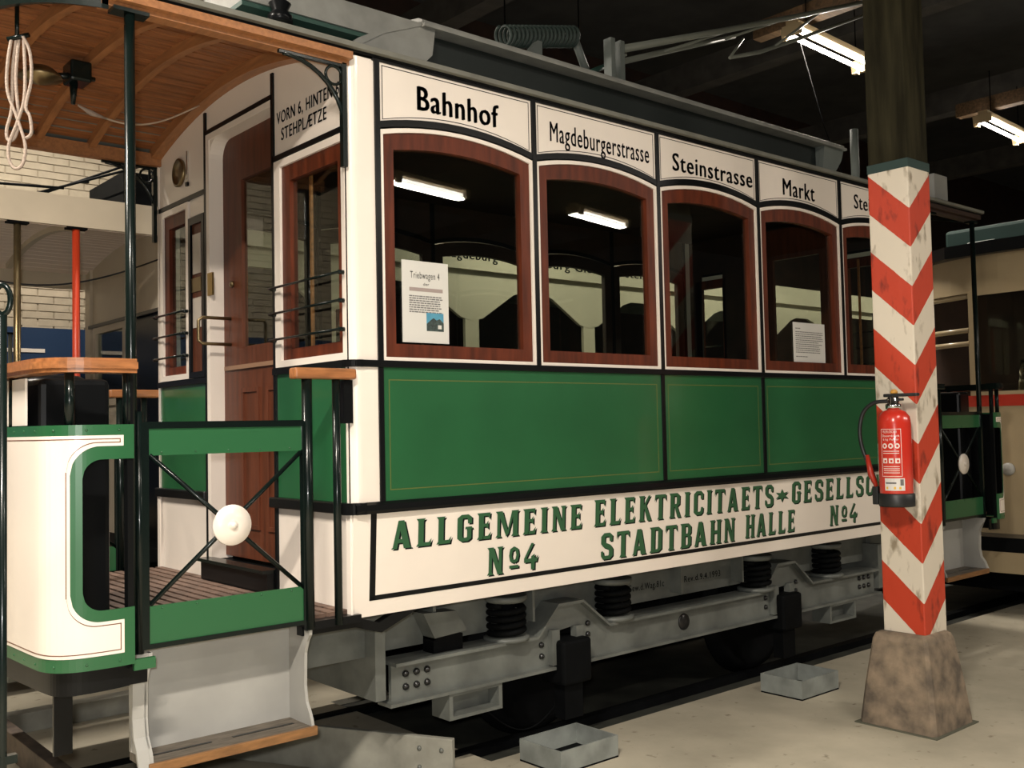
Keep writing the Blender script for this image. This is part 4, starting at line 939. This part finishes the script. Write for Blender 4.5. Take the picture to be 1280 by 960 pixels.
# ------------------------------------------------------------------ striped timber pillar
px, py, h = 2.69, -0.757, 0.11
pil = thing('pillar', 'square timber pillar painted in red and white chevrons on a concrete foot', 'pillar', (px, py, 0))
def stripes():
    m = bpy.data.materials.new('red_white_chevrons'); m.use_nodes = True; nt = m.node_tree; b = nt.nodes['Principled BSDF']; b.inputs['Roughness'].default_value = 0.55
    N = nt.nodes.new; L = nt.links.new
    tc = N('ShaderNodeTexCoord'); sp = N('ShaderNodeSeparateXYZ'); L(tc.outputs['Object'], sp.inputs[0])
    def M(op, a, bb=None):
        n = N('ShaderNodeMath'); n.operation = op
        for i, q in enumerate((a, bb)):
            if q is None: continue
            if isinstance(q, (int, float)): n.inputs[i].default_value = q
            else: L(q, n.inputs[i])
        return n.outputs[0]
    # object coordinates are world ones here; distance from the near edge along either face
    d = M('ADD', M('SUBTRACT', sp.outputs[0], px-h), M('SUBTRACT', sp.outputs[1], py-h))
    nz = N('ShaderNodeTexNoise'); nz.inputs['Scale'].default_value = 25; L(tc.outputs['Object'], nz.inputs['Vector'])
    v = M('SUBTRACT', sp.outputs[2], M('MULTIPLY', d, 0.93))
    v = M('ADD', v, M('MULTIPLY', M('SUBTRACT', nz.outputs[0], 0.5), 0.006))
    v = M('DIVIDE', M('SUBTRACT', v, 2.377-0.393*12), 0.393)
    fr = M('FRACT', v); red = M('LESS_THAN', fr, 0.5)
    topw = M('LESS_THAN', M('SUBTRACT', sp.outputs[2], M('MULTIPLY', d, 0.93)), 2.60); red = M('MULTIPLY', red, topw)
    n1 = N('ShaderNodeTexNoise'); n1.inputs['Scale'].default_value = 18; n1.inputs['Detail'].default_value = 8; mp = N('ShaderNodeMapping'); mp.inputs['Scale'].default_value = (1, 1, 0.45)
    L(tc.outputs['Object'], mp.inputs[0]); L(mp.outputs[0], n1.inputs['Vector'])
    r = N('ShaderNodeValToRGB'); r.color_ramp.elements[0].position = 0.30; r.color_ramp.elements[1].position = 0.44
    r.color_ramp.elements[0].color = (0.42, 0.38, 0.32, 1); r.color_ramp.elements[1].color = (1, 1, 1, 1); L(n1.outputs[0], r.inputs[0])
    mx = N('ShaderNodeMixRGB'); mx.inputs[1].default_value = (0.68, 0.61, 0.50, 1); mx.inputs[2].default_value = (0.50, 0.045, 0.014, 1); L(red, mx.inputs[0])
    m2 = N('ShaderNodeMixRGB'); m2.blend_type = 'MULTIPLY'; m2.inputs[0].default_value = 1; L(mx.outputs[0], m2.inputs[1]); L(r.outputs[0], m2.inputs[2]); L(m2.outputs[0], b.inputs['Base Color'])
    bp = N('ShaderNodeBump'); bp.inputs['Strength'].default_value = 0.25; bp.inputs['Distance'].default_value = 0.01; L(n1.outputs[0], bp.inputs['Height']); L(bp.outputs[0], b.inputs['Normal'])
    return m
TIMBER = mat('dark_old_timber', (0.026, 0.023, 0.012), 0.85, spec=0.1, var=0.5, scale=10, stretch=(2, 2, 0.25), bump=0.6)
MB().box(px-h, px+h, py-h, py+h, 0.42, 2.80).build('painted_shaft', stripes(), pil, bevel=0.006)
MB().box(px-h+0.003, px+h-0.003, py-h+0.003, py+h-0.003, 2.80, 6.2).build('timber_shaft', TIMBER, pil, bevel=0.006)
MB().box(px-h-0.001, px+h+0.001, py-h-0.001, py+h+0.001, 2.785, 2.83).build('green_band', mat('dark_green_band', (0.015, 0.04, 0.035), 0.6), pil)
cb = mat('weathered_concrete', (0.23, 0.175, 0.12), 0.9, var=0.5, scale=11, bump=0.9, col2=(0.10, 0.08, 0.06), detail=9)
mb = MB(); lv = [(0.0, 0.200), (0.03, 0.198), (0.20, 0.178), (0.34, 0.158), (0.42, 0.146), (0.448, 0.135), (0.458, 0.115)]
vs = []; fs = []
for z, a in lv:
    c = a*0.10
    for sx, sy in ((-1, -1), (1, -1), (1, 1), (-1, 1)):
        q = [(sx*a, sy*(a-c)), (sx*(a-c), sy*a)]
        if sx*sy < 0: q = q[::-1]
        for qx, qy in (q if True else q): vs.append((2.665+qx, py+qy, z))
for i in range(len(lv)-1):
    for k in range(8): fs.append((8*i+k, 8*i+(k+1) % 8, 8*(i+1)+(k+1) % 8, 8*(i+1)+k))
fs += [tuple(range(7, -1, -1)), tuple(8*(len(lv)-1)+k for k in range(8))]
MB().add(vs, fs).build('concrete_foot', cb, pil)
MB().box(2.665-0.215, 2.665+0.215, py-0.215, py+0.215, -0.01, 0.006).build('foot_joint', mat('dark_joint', (0.10, 0.10, 0.07), 0.9), pil)

# ------------------------------------------------------------------ fire extinguisher on the pillar
ex, ey = 2.478, -0.800
fe = thing('fire_extinguisher', 'red fire extinguisher with black hose hung on the striped pillar', 'fire extinguisher', (ex, ey, 1.10))
EXR = mat('extinguisher_red', (0.62, 0.035, 0.02), 0.25, coat=0.6)
def E(mb, n, m, **k): return mb.build(n, m, fe, **k)
E(MB().lathe([(0.076, 1.13), (0.079, 1.14), (0.079, 1.50), (0.074, 1.535), (0.055, 1.56), (0.03, 1.57), (0.026, 1.572)], (ex, ey, 0), n=32), 'cylinder', EXR)
E(MB().lathe([(0.083, 1.095), (0.085, 1.10), (0.085, 1.155), (0.080, 1.16)], (ex, ey, 0), n=32), 'foot_ring', RUBBER)
E(MB().lathe([(0.028, 1.57), (0.038, 1.575), (0.038, 1.595), (0.028, 1.60), (0.030, 1.625), (0.02, 1.635)], (ex, ey, 0), n=20), 'valve', CHROME)
E(MB().box(ex-0.018, ex+0.018, ey-0.13, ey+0.045, 1.632, 1.648), 'lever', RUBBER, bevel=0.005)
E(MB().box(ex-0.014, ex+0.014, ey-0.05, ey+0.03, 1.612, 1.625), 'lever', RUBBER, bevel=0.004)
E(MB().lathe([(0.016, 0), (0.018, 0.01), (0.010, 0.02), (0.0, 0.022)], (ex, ey-0.005, 1.648)), 'safety_knob', mat('yellow_knob', (0.6, 0.3, 0.05), 0.4))
hp = [(ex, ey+0.03, 1.612), (ex-0.01, ey+0.10, 1.605), (ex-0.015, ey+0.155, 1.56), (ex-0.02, ey+0.175, 1.48), (ex-0.02, ey+0.17, 1.40), (ex-0.02, ey+0.14, 1.31), (ex-0.015, ey+0.115, 1.25), (ex-0.01, ey+0.10, 1.18)]
def smooth(p, n=6):
    out = []; p = [Vector(q) for q in p]
    for i in range(len(p)-1):
        p0 = p[max(i-1, 0)]; p1 = p[i]; p2 = p[i+1]; p3 = p[min(i+2, len(p)-1)]
        for k in range(n):
            t = k/n; out.append(0.5*((2*p1)+(p2-p0)*t+(2*p0-5*p1+4*p2-p3)*t*t+(-p0+3*p1-3*p2+p3)*t**3))
    return out+[p[-1]]
E(MB().tube(smooth(hp), 0.010, 10), 'hose', RUBBER)
E(MB().tube([(ex-0.02, ey+0.14, 1.345), (ex-0.025, ey+0.12, 1.25), (ex-0.02, ey+0.095, 1.19)], [0.010, 0.016, 0.010], 10), 'nozzle', REDP)
E(MB().box(ex-0.03, ex+0.0, ey+0.085, ey+0.115, 1.10, 1.19), 'nozzle_clip', RUBBER, bevel=0.004)
E(MB().box(ex+0.06, px-h, ey-0.03, ey+0.03, 1.2, 1.5), 'wall_bracket', STEEL)
# label wraps the front of the cylinder
AF = math.atan2(-3.37-ey, -2.2-ex)     # towards the viewer's side
def wrap(u, z, d=0.0008): a = AF+u/0.079; return (ex+(0.079+d)*cos(a), ey+(0.079+d)*sin(a), z)
def patch(name, m, u0, u1, z0, z1, d=0.0008, n=6, parent=None):
    vs = []; fs = []
    for i in range(n+1):
        u = u0+(u1-u0)*i/n; vs += [wrap(u, z0, d), wrap(u, z1, d)]
    for i in range(n): fs.append((2*i, 2*i+2, 2*i+3, 2*i+1))
    return MB().add(vs, fs).build(name, m, fe, recalc=False)
WPR = mat('white_print', (0.85, 0.75, 0.7), 0.4)
u_l, u_r = -0.070, 0.030
def outline(name, u0, u1, z0, z1, t):
    mb = MB()
    for a, b, c, d_ in ((u0, u1, z0, z0+t), (u0, u1, z1-t, z1), (u0, u0+t, z0, z1), (u1-t, u1, z0, z1)):
        n = 8; vs = []; fs = []
        for i in range(n+1): u = a+(b-a)*i/n; vs += [wrap(u, c), wrap(u, d_)]
        for i in range(n): fs.append((2*i, 2*i+2, 2*i+3, 2*i+1))
        mb.add(vs, fs)
    mb.build(name, WPR, fe, recalc=False)
outline('label_outline', u_l, u_r, 1.243, 1.475, 0.0025)
def wtext(s, u0, u1, z, cap, bold=0.01):
    v, f = text_mesh(s, u0, u1, z, cap, bold); MB().add([wrap(p[0], p[1], 0.0012) for p in v], f).build('label_text', WPR, fe, recalc=False)
wtext('FEUERL\u00d6SCHER', u_l+0.012, u_r-0.02, 1.455, 0.012); wtext('Dauerdruck', u_l+0.008, u_r-0.008, 1.436, 0.011); wtext('6 kg Pulver', u_l+0.012, u_r-0.012, 1.419, 0.010)
for i in range(3):
    u = u_l+0.020+i*0.030
    for z, r_ in ((1.392, 0.012), (1.320, 0.0)):
        if r_:
            vs = [wrap(u, z, 0.001)]+[wrap(u+0.012*cos(2*pi*k/16), z+0.013*sin(2*pi*k/16), 0.001) for k in range(16)]
            MB().add(vs, [(0, 1+k, 1+(k+1) % 16) for k in range(16)]).build('pictogram', WPR, fe, recalc=False)
            patch('pictogram_mark', EXR, u-0.005, u+0.005, z-0.006, z+0.006, 0.0016, 2)
        else:
            patch('pictogram', WPR, u-0.011, u+0.011, z-0.012, z+0.012, 0.001, 3); patch('pictogram_mark', EXR, u-0.004, u+0.006, z-0.007, z+0.004, 0.0016, 2)
for z in (1.365, 1.355, 1.29, 1.28, 1.27, 1.26): patch('label_line', WPR, u_l+0.01, u_r-0.012, z, z+0.003, 0.001, 5)
patch('service_sticker', mat('sticker', (0.75, 0.72, 0.68), 0.5), -0.055, 0.040, 1.175, 1.235, 0.0015, 6)
for u in (-0.048, -0.012, 0.012): patch('sticker_dot', mat('yellow_print', (0.8, 0.5, 0.05), 0.5), u, u+0.01, 1.182, 1.194, 0.0022, 2)
patch('sticker_print', INK, -0.05, 0.0, 1.208, 1.216, 0.0022, 4); patch('sticker_print', INK, 0.018, 0.034, 1.20, 1.23, 0.0022, 2)

# ------------------------------------------------------------------ drip trays and loose boards on the floor
def tray(x0, x1, y0, y1, hgt, label):
    t = thing('drip_tray', label, 'drip tray', ((x0+x1)/2, (y0+y1)/2, 0), None)
    th = 0.008
    MB().box(x0, x1, y0, y1, 0, 0.008).build('base', STEEL, t)
    for a in ((x0, x0+th, y0, y1), (x1-th, x1, y0, y1), (x0+th, x1-th, y0, y0+th), (x0+th, x1-th, y1-th, y1)): MB().box(*a, 0.008, hgt).build('side', TRAY, t)
tray(0.85, 1.21, -0.085, 0.19, 0.10, 'grey sheet-metal drip tray under the front wheel of the green tram')
tray(2.60, 2.96, -0.14, 0.13, 0.105, 'grey sheet-metal drip tray under the rear wheel, left of the pillar foot')
def board(name, a, b, z0, z1, th, label, cat, m=PLANK):
    a = Vector(a); b = Vector(b); d = (b-a).normalized(); n = Vector((-d.y, d.x))*th
    t = MB(); vs = [(p.x, p.y, z) for z in (z0, z1) for p in (a, b, b+n, a+n)]
    t.add(vs, [(0, 1, 2, 3), (7, 6, 5, 4), (0, 4, 5, 1), (1, 5, 6, 2), (2, 6, 7, 3), (3, 7, 4, 0)])
    return tag(t.build(name, m, None, bevel=0.003), label, cat)
o = thing('guard_board', 'grey painted board with bolts lying slanted below the tram step', 'board', (0.2, 0.5, 0))
vs = MB(); a = Vector((0.42, 0.13)); b = Vector((-0.32, 1.49)); d = (b-a).normalized(); n = Vector((-d.y, d.x))*0.03
pts = [(p.x, p.y, z) for z in (0.012, 0.20) for p in (a, b, b-n, a-n)]
vs.add(pts, [(0, 1, 2, 3), (7, 6, 5, 4), (0, 4, 5, 1), (1, 5, 6, 2), (2, 6, 7, 3), (3, 7, 4, 0)])
vs.build('board', PLANK, o, bevel=0.004)
for s in (0.08, 0.17, 0.17):
    c = a+d*s
for s, z in ((0.05, 0.15), (0.155, 0.15), (0.155, 0.07)):
    c = a+d*s; MB().lathe([(0.011, 0), (0.009, 0.006), (0, 0.008)], (c.x, c.y, z), (-n.x, -n.y, 0) if False else (d.y*-1, d.x*1, 0), 10).build('bolt', GREY, o)
    MB().lathe([(0.011, 0), (0.009, 0.006), (0, 0.008)], (c.x, c.y, z), (d.y, -d.x, 0), 10).build('bolt', GREY, o)
board('kerb_board', (-1.6, 2.30), (0.35, 2.30), 0.0, 0.10, 0.10, 'long grey board on the floor between the two trams', 'board')
board('cross_board', (-0.87, 0.75), (-0.87, 2.18), 0.0, 0.12, -0.06, 'dark topped grey board lying across the track under the white apron', 'board', mat('brown_topped_board', (0.17, 0.13, 0.10), 0.7, var=0.4, scale=12))

# ------------------------------------------------------------------ rope hanging under the canopy
rx, ry, rz = -1.175, 0.60, 3.0
rope = thing('rope_coil', 'looped pale rope hanging from a hook under the wooden canopy', 'rope', (rx, ry, 2.5))
def Rr(pts, r, n, m): return MB().tube(smooth(pts, 6), r, 8).build(n, m, rope)
e1 = Vector((cos(radians(49.4-90)), sin(radians(49.4-90)), 0))      # a direction in which the loops hang side by side
O = Vector((rx, ry, 0))
def Q(u, z, w=0.0): return tuple(O+e1*u+Vector((0, w, z)))
Rr([Q(-0.02, 3.0), Q(-0.035, 2.90), Q(-0.035, 2.80), Q(0.0, 2.70), Q(0.03, 2.60), Q(0.022, 2.53), Q(-0.005, 2.51), Q(-0.028, 2.54), Q(-0.03, 2.6), Q(0.0, 2.68), Q(0.025, 2.76), Q(0.03, 2.86), Q(0.025, 2.99)], 0.0062, 'rope_loop', ROPE)
Rr([Q(0.0, 3.0, .01), Q(-0.012, 2.88, .015), Q(-0.015, 2.74, .015), Q(-0.035, 2.66, .01), Q(-0.03, 2.62, .01), Q(-0.005, 2.63, .01), Q(0.01, 2.70, .015), Q(0.0, 2.85, .015), Q(0.01, 3.0, .01)], 0.0062, 'rope_loop', ROPE)
Rr([Q(0.02, 3.0, -.01), Q(0.045, 2.94, -.01), Q(0.05, 2.84, -.01), Q(0.03, 2.74, -.01), Q(0.045, 2.70, -.01), Q(0.05, 2.64, -.01), Q(0.03, 2.62, -.01)], 0.0062, 'rope_loop', ROPE)
MB().tube([Q(-0.035, 2.995), Q(0.045, 3.01)], 0.009, 8).build('hook_bar', IRON, rope)
MB().tube([Q(0.0, 3.0), Q(0.0, 3.12)], 0.008, 8).build('hook', IRON, rope)

# iron rod with an eye at the left edge
rod = thing('eye_rod', 'upright dark iron rod with a ring top at the left edge', 'rod', (-1.56, -0.684, 0))
rt = Vector((-1.533, -0.70, 0))
MB().tube([(rt.x-0.012, rt.y, 0), (rt.x-0.012, rt.y, 1.82)], 0.011, 12).build('shaft', IRON, rod)
MB().tube([(rt.x-0.012+0.020*cos(2*pi*i/24)*e1.x, rt.y+0.020*cos(2*pi*i/24)*e1.y, 1.858+0.036*sin(2*pi*i/24)) for i in range(24)], 0.007, 8, closed=True).build('ring', IRON, rod)
MB().box(rt.x-0.03, rt.x+0.02, rt.y-0.01, rt.y+0.01, 0.74, 0.76).build('collar', IRON, rod)
MB().lathe([(0.05, 0), (0.05, 0.01), (0.02, 0.02)], (rt.x-0.012, rt.y, 0)).build('foot', IRON, rod)

# ------------------------------------------------------------------ cream tram behind, on the left
ct = thing('tram_car', 'cream tram with red and brass poles, parked behind the green tram', 'tram', (4.0, 4.0, 0))
def K(name, m, *a, parent=None, bevel=0): return MB().box(*a).build(name, m, parent or ct, bevel=bevel)
YN, YF = 3.0, 4.9; X0 = 0.46
UND = mat('far_canopy_underside', (0.78, 0.66, 0.57), 0.6)
def cz2(y): return 2.93-0.14*((y-3.95)/0.95)**2
ymid = [YN+(YF-YN)*k/16 for k in range(17)]
K('roof_fascia', CREAM2, -1.1, 9.0, YN-0.01, YN+0.02, 2.80, 2.985)
K('roof_fascia', CREAM2, -1.1, 9.0, YF-0.02, YF+0.01, 2.68, 2.90)
nb = 24
for i in range(nb):
    y0 = YN+0.02+(YF-YN-0.04)*i/nb; y1 = YN+0.02+(YF-YN-0.04)*(i+1)/nb-0.010; za, zb = cz2(y0), cz2(y1)
    v = [(-1.05, y0, za), (X0, y0, za), (X0, y1, zb), (-1.05, y1, zb)]; v += [(a, b, c+0.012) for a, b, c in v]
    MB().add(v, [(0, 1, 2, 3), (7, 6, 5, 4), (0, 4, 5, 1), (1, 5, 6, 2), (2, 6, 7, 3), (3, 7, 4, 0)]).build('canopy_board', UND, ct)
for x in (-0.8, -0.15):
    A = [(y, cz2(y)-0.035) for y in ymid[1:-1]]; Bq = [(y, cz2(y)+0.0) for y in ymid[1:-1]]
    MB().ring(A, Bq, 'x', x-0.02, x+0.02, closed=False).build('canopy_rib', CREAM2, ct)
MB().grid([[(-1.1+10.1*k/4, y, cz2(y)+0.05) for k in range(5)] for y in ymid], thick=(0, 0, 0.03)).build('roof', ROOFG, ct)
# poles
def pole(x, y, r, m, z0, z1, name='pole', label=None):
    o = MB().tube([(x, y, z0), (x, y, z1)], r, 14).build(name, m, ct)
    MB().box(x-0.06, x+0.06, y-0.03, y+0.03, z1-0.012, z1).build('pole_flange', STEEL, o)
    if label: o['label'] = label
pole(-0.21, YN+0.03, 0.022, REDPOLE, 0.8, 2.80, label='red painted pole')
pole(-0.545, YN+0.03, 0.020, OLDBRASS, 0.8, 2.80, label='brass pole')
pole(-0.16, YF-0.2, 0.014, TUBE, 0.8, 2.3)
# bulkhead facing the platform
K('bulkhead_board', CREAM2, X0, X0+0.04, YN, YF, 2.38, 2.95)
K('corner_post', CREAM2, X0-0.02, X0+0.06, YF-0.12, YF, 0.75, 2.95)
K('corner_post', CREAM2, X0-0.02, X0+0.06, YN, YN+0.10, 0.75, 2.95)
K('moulding', BLACK, X0-0.03, X0, YN, YF-0.10, 2.36, 2.385)
fw = MB().ring([(4.02, 1.75), (4.72, 1.75), (4.72, 2.36), (4.02, 2.36)], [(4.08, 1.8), (4.66, 1.8), (4.66, 2.31), (4.08, 2.31)], 'x', X0-0.02, X0+0.03).build('window_frame', CREAM2, ct)
K('pane', GLASS, X0, X0+0.004, 4.06, 4.68, 1.78, 2.33, parent=fw)
K('door', BLACK, X0+0.01, X0+0.03, 3.10, 4.0, 0.8, 2.36)
K('lower_panel', CREAM2, X0, X0+0.03, 4.02, YF-0.1, 0.8, 1.75)
K('platform_floor', STEEL, -1.1, X0, YN, YF, 0.72, 0.80)
K('apron', CREAM2, -1.15, -1.1, YN, YF, 0.70, 1.70); K('apron_stripe', REDP, -1.155, -1.149, YN, YF, 1.2, 1.26)
K('step', STEPGREY, -0.9, -0.3, YN-0.05, YN+0.15, 0.40, 0.44); K('step_riser', STEPGREY, -0.9, -0.3, YN+0.13, YN+0.15, 0.44, 0.72)
# long side towards us: letter board, posts with brackets, waist
YS = YN
K('letter_board', CREAM2, X0, 9.0, YS+0.02, YS+0.05, 2.72, 2.985)
K('board_moulding', CREAM2, X0, 9.0, YS+0.008, YS+0.02, 2.862, 2.872)
posts = [0.20+1.332*k for k in range(1, 7)]
for xc in posts:
    K('window_post', CREAM2, xc-0.07, xc+0.07, YS+0.02, YS+0.05, 1.70, 2.42)
for a, b in zip([0.50]+posts[:-1], posts):
    n = 13; A = []; Bq = []
    for k in range(n):
        t = k/(n-1); x = a+(b-a)*t; A.append((x, 2.73))
        u = abs(2*t-1); z = 2.66 if u < 0.25 else 2.66-0.27*((u-0.25)/0.64) if u < 0.89 else 2.39
        Bq.append((x, max(2.39, z)))
    MB().ring(A, Bq, 'y', YS+0.018, YS+0.052, closed=False).build('arched_panel', CREAM2, ct)
K('waist_panel', CREAM2, X0, 9.0, YS, YS+0.04, 1.22, 1.72); K('stripe', LGREEN, X0, 9.0, YS-0.006, YS, 1.66, 1.71); K('skirt', CREAM2, X0, 9.0, YS, YS+0.04, 0.72, 1.20)
K('far_side', INTERIOR, X0, 9.0, YF-0.04, YF, 0.72, 2.85); K('under_gear', STEEL, 0.6, 8.5, 3.3, 4.6, 0.2, 0.7)
K('platform_support', STEEL, -1.0, 0.6, 3.5, 4.4, 0.45, 0.72)
for s, a, b in (('Burg Giebichenstein', 3.66, 4.95), ('Magdeburg', 2.55, 3.12)):
    flat(text_mesh(s, a, b, 2.884, 0.07, 0.02), lambda x, z: (x, YS-0.012, z), 'lettering', LETBLACK, ct)
# dark gear on its roof
rg = K('roof_gear', STEEL, 0.25, 1.3, 3.5, 4.2, 3.05, 3.32)
for a, b in (((-0.40, 3.3, 3.03), (0.55, 3.3, 3.42)), ((-0.40, 3.5, 3.03), (0.55, 3.5, 3.50)), ((-0.3, 3.3, 3.06), (-0.3, 3.5, 3.10)), ((-0.05, 3.3, 3.16), (-0.05, 3.5, 3.2)), ((0.2, 3.3, 3.1), (0.2, 3.3, 3.28)), ((-0.9, 3.3, 3.06), (-0.2, 3.3, 3.10)), ((0.35, 3.3, 3.2), (0.35, 3.3, 3.36)), ((0.0, 3.5, 3.05), (0.3, 3.5, 3.2))):
    MB().tube([a, b], 0.009, 6).build('roof_strut', STEEL, rg)
MB().tube([(-1.05+1.5*t, YN+0.25, 2.72-0.26*sin(pi*(0.15+0.85*t))) for t in [i/20 for i in range(21)]], 0.006, 6).build('hanging_cable', RUBBER, ct)

# ------------------------------------------------------------------ beige tram with red stripe beyond the pillar
rt_ = thing('tram_car', 'beige tram with a red waist stripe, partly cut by the right edge of the picture', 'tram', (7.5, 0.2, 0))
def G(mb, n, m, parent=None, **k): return mb.build(n, m, parent or rt_, **k)
fp = [(6.35, 1.25), (6.06, 0.62), (6.0, 0.425), (5.985, 0.2), (6.0, -0.02), (6.06, -0.22), (6.35, -0.85)]
def fring(z0, z1, d, name, m, parent=None, a=0, b=7):
    q = fp[a:b]; A = [(x-d, y) for x, y in q]; Bq = [(x-d+0.03, y) for x, y in q]
    return G(MB().ring(A, Bq, 'z', z0, z1, closed=False), name, m, parent)
fring(0.60, 1.70, 0.0, 'front_panel', CREAMR); fring(1.61, 1.70, 0.006, 'red_stripe', REDP)
fring(2.54, 2.83, 0.0, 'front_header', CREAMR)
for a, y0, y1 in ((5.99, 0.40, 0.45), (6.0, -0.10, -0.05)): G(MB().box(a, a+0.04, y0, y1, 1.70, 2.55), 'window_pillar', CREAMR)
G(MB().box(6.33, 6.38, 1.20, 1.26, 1.7, 2.55), 'window_pillar', CREAMR)
G(MB().box(6.33, 6.38, -0.86, -0.80, 1.7, 2.55), 'window_pillar', CREAMR)
wf = G(MB().ring([(-0.06, 1.70), (0.41, 1.70), (0.41, 2.55), (-0.06, 2.55)], [(-0.03, 1.73), (0.38, 1.73), (0.38, 2.51), (-0.03, 2.51)], 'x', 5.985, 6.01), 'windscreen_frame', CREAMR)
G(MB().box(6.0, 6.004, -0.05, 0.40, 1.71, 2.54), 'pane', GLASS, wf)
for z in (2.52, 2.24, 2.13): G(MB().tube([(6.06-0.01, 0.47, z), (6.30, 1.15, z)], 0.022, 8), 'side_transom', CREAMR)
G(MB().box(6.04, 6.07, 0.455, 0.48, 1.7, 2.25), 'window_pillar', CREAMR)
G(MB().box(6.5, 9.5, -0.85, 1.25, 0.60, 1.70), 'body', CREAMR); G(MB().box(6.45, 9.5, -0.85, 1.25, 2.84, 3.0), 'roof', BLACK)
G(MB().prism([(6.3, -0.80), (5.93, -0.2), (5.90, 0.2), (5.93, 0.6), (6.3, 1.2), (6.6, 1.2), (6.6, -0.8)], 'z', 2.83, 2.93), 'roof_edge', BLACK)
G(MB().box(6.25, 6.55, -0.1, 0.75, 2.95, 3.12), 'roof_sign', mat('dim_green_metal', (0.012, 0.03, 0.026), 0.7, spec=0.2), bevel=0.03)
G(MB().box(6.2, 6.3, 0.3, 0.55, 2.94, 2.99), 'roof_lamp', ROOFG, bevel=0.02)
G(MB().lathe([(0.05, 0), (0.05, 0.02), (0.035, 0.035), (0, 0.04)], (5.985, 0.175, 1.11), (-1, 0, 0), 24), 'headlamp', STEPGREY)
G(MB().box(6.9, 6.93, -0.8, 1.2, 0.6, 2.84), 'rear_bulkhead', INTERIOR)
G(MB().tube([(6.25, 0.12, 1.70), (6.25, 0.12, 1.98)], [0.07, 0.045], 14), 'controller', CHROME)
A = [(5.78, 1.0), (5.72, 0.6), (5.70, 0.2), (5.72, -0.2), (5.78, -0.6)]
G(MB().ring(A, [(x+0.10, y) for x, y in A], 'z', 0.33, 0.49, closed=False), 'bumper', CREAMR)
G(MB().ring([(x-0.0, y) for x, y in A], [(x+0.3, y) for x, y in A], 'z', 0.49, 0.60, closed=False), 'buffer_beam', BLACK)
G(MB().box(6.0, 9.4, -0.6, 1.0, 0.15, 0.60), 'under_gear', STEEL)
for y in (0.46, 1.3): pass

hw = thing('hanging_wire', 'thin dark wire hanging from the lamp end down to the tram roof', 'wire', (5.17, 1.0, 3.3))
MB().tube([(5.18, 1.42, 4.78), (5.17, 1.2, 3.95), (5.17, 0.95, 3.25)], 0.004, 6).build('wire', STEEL, hw)
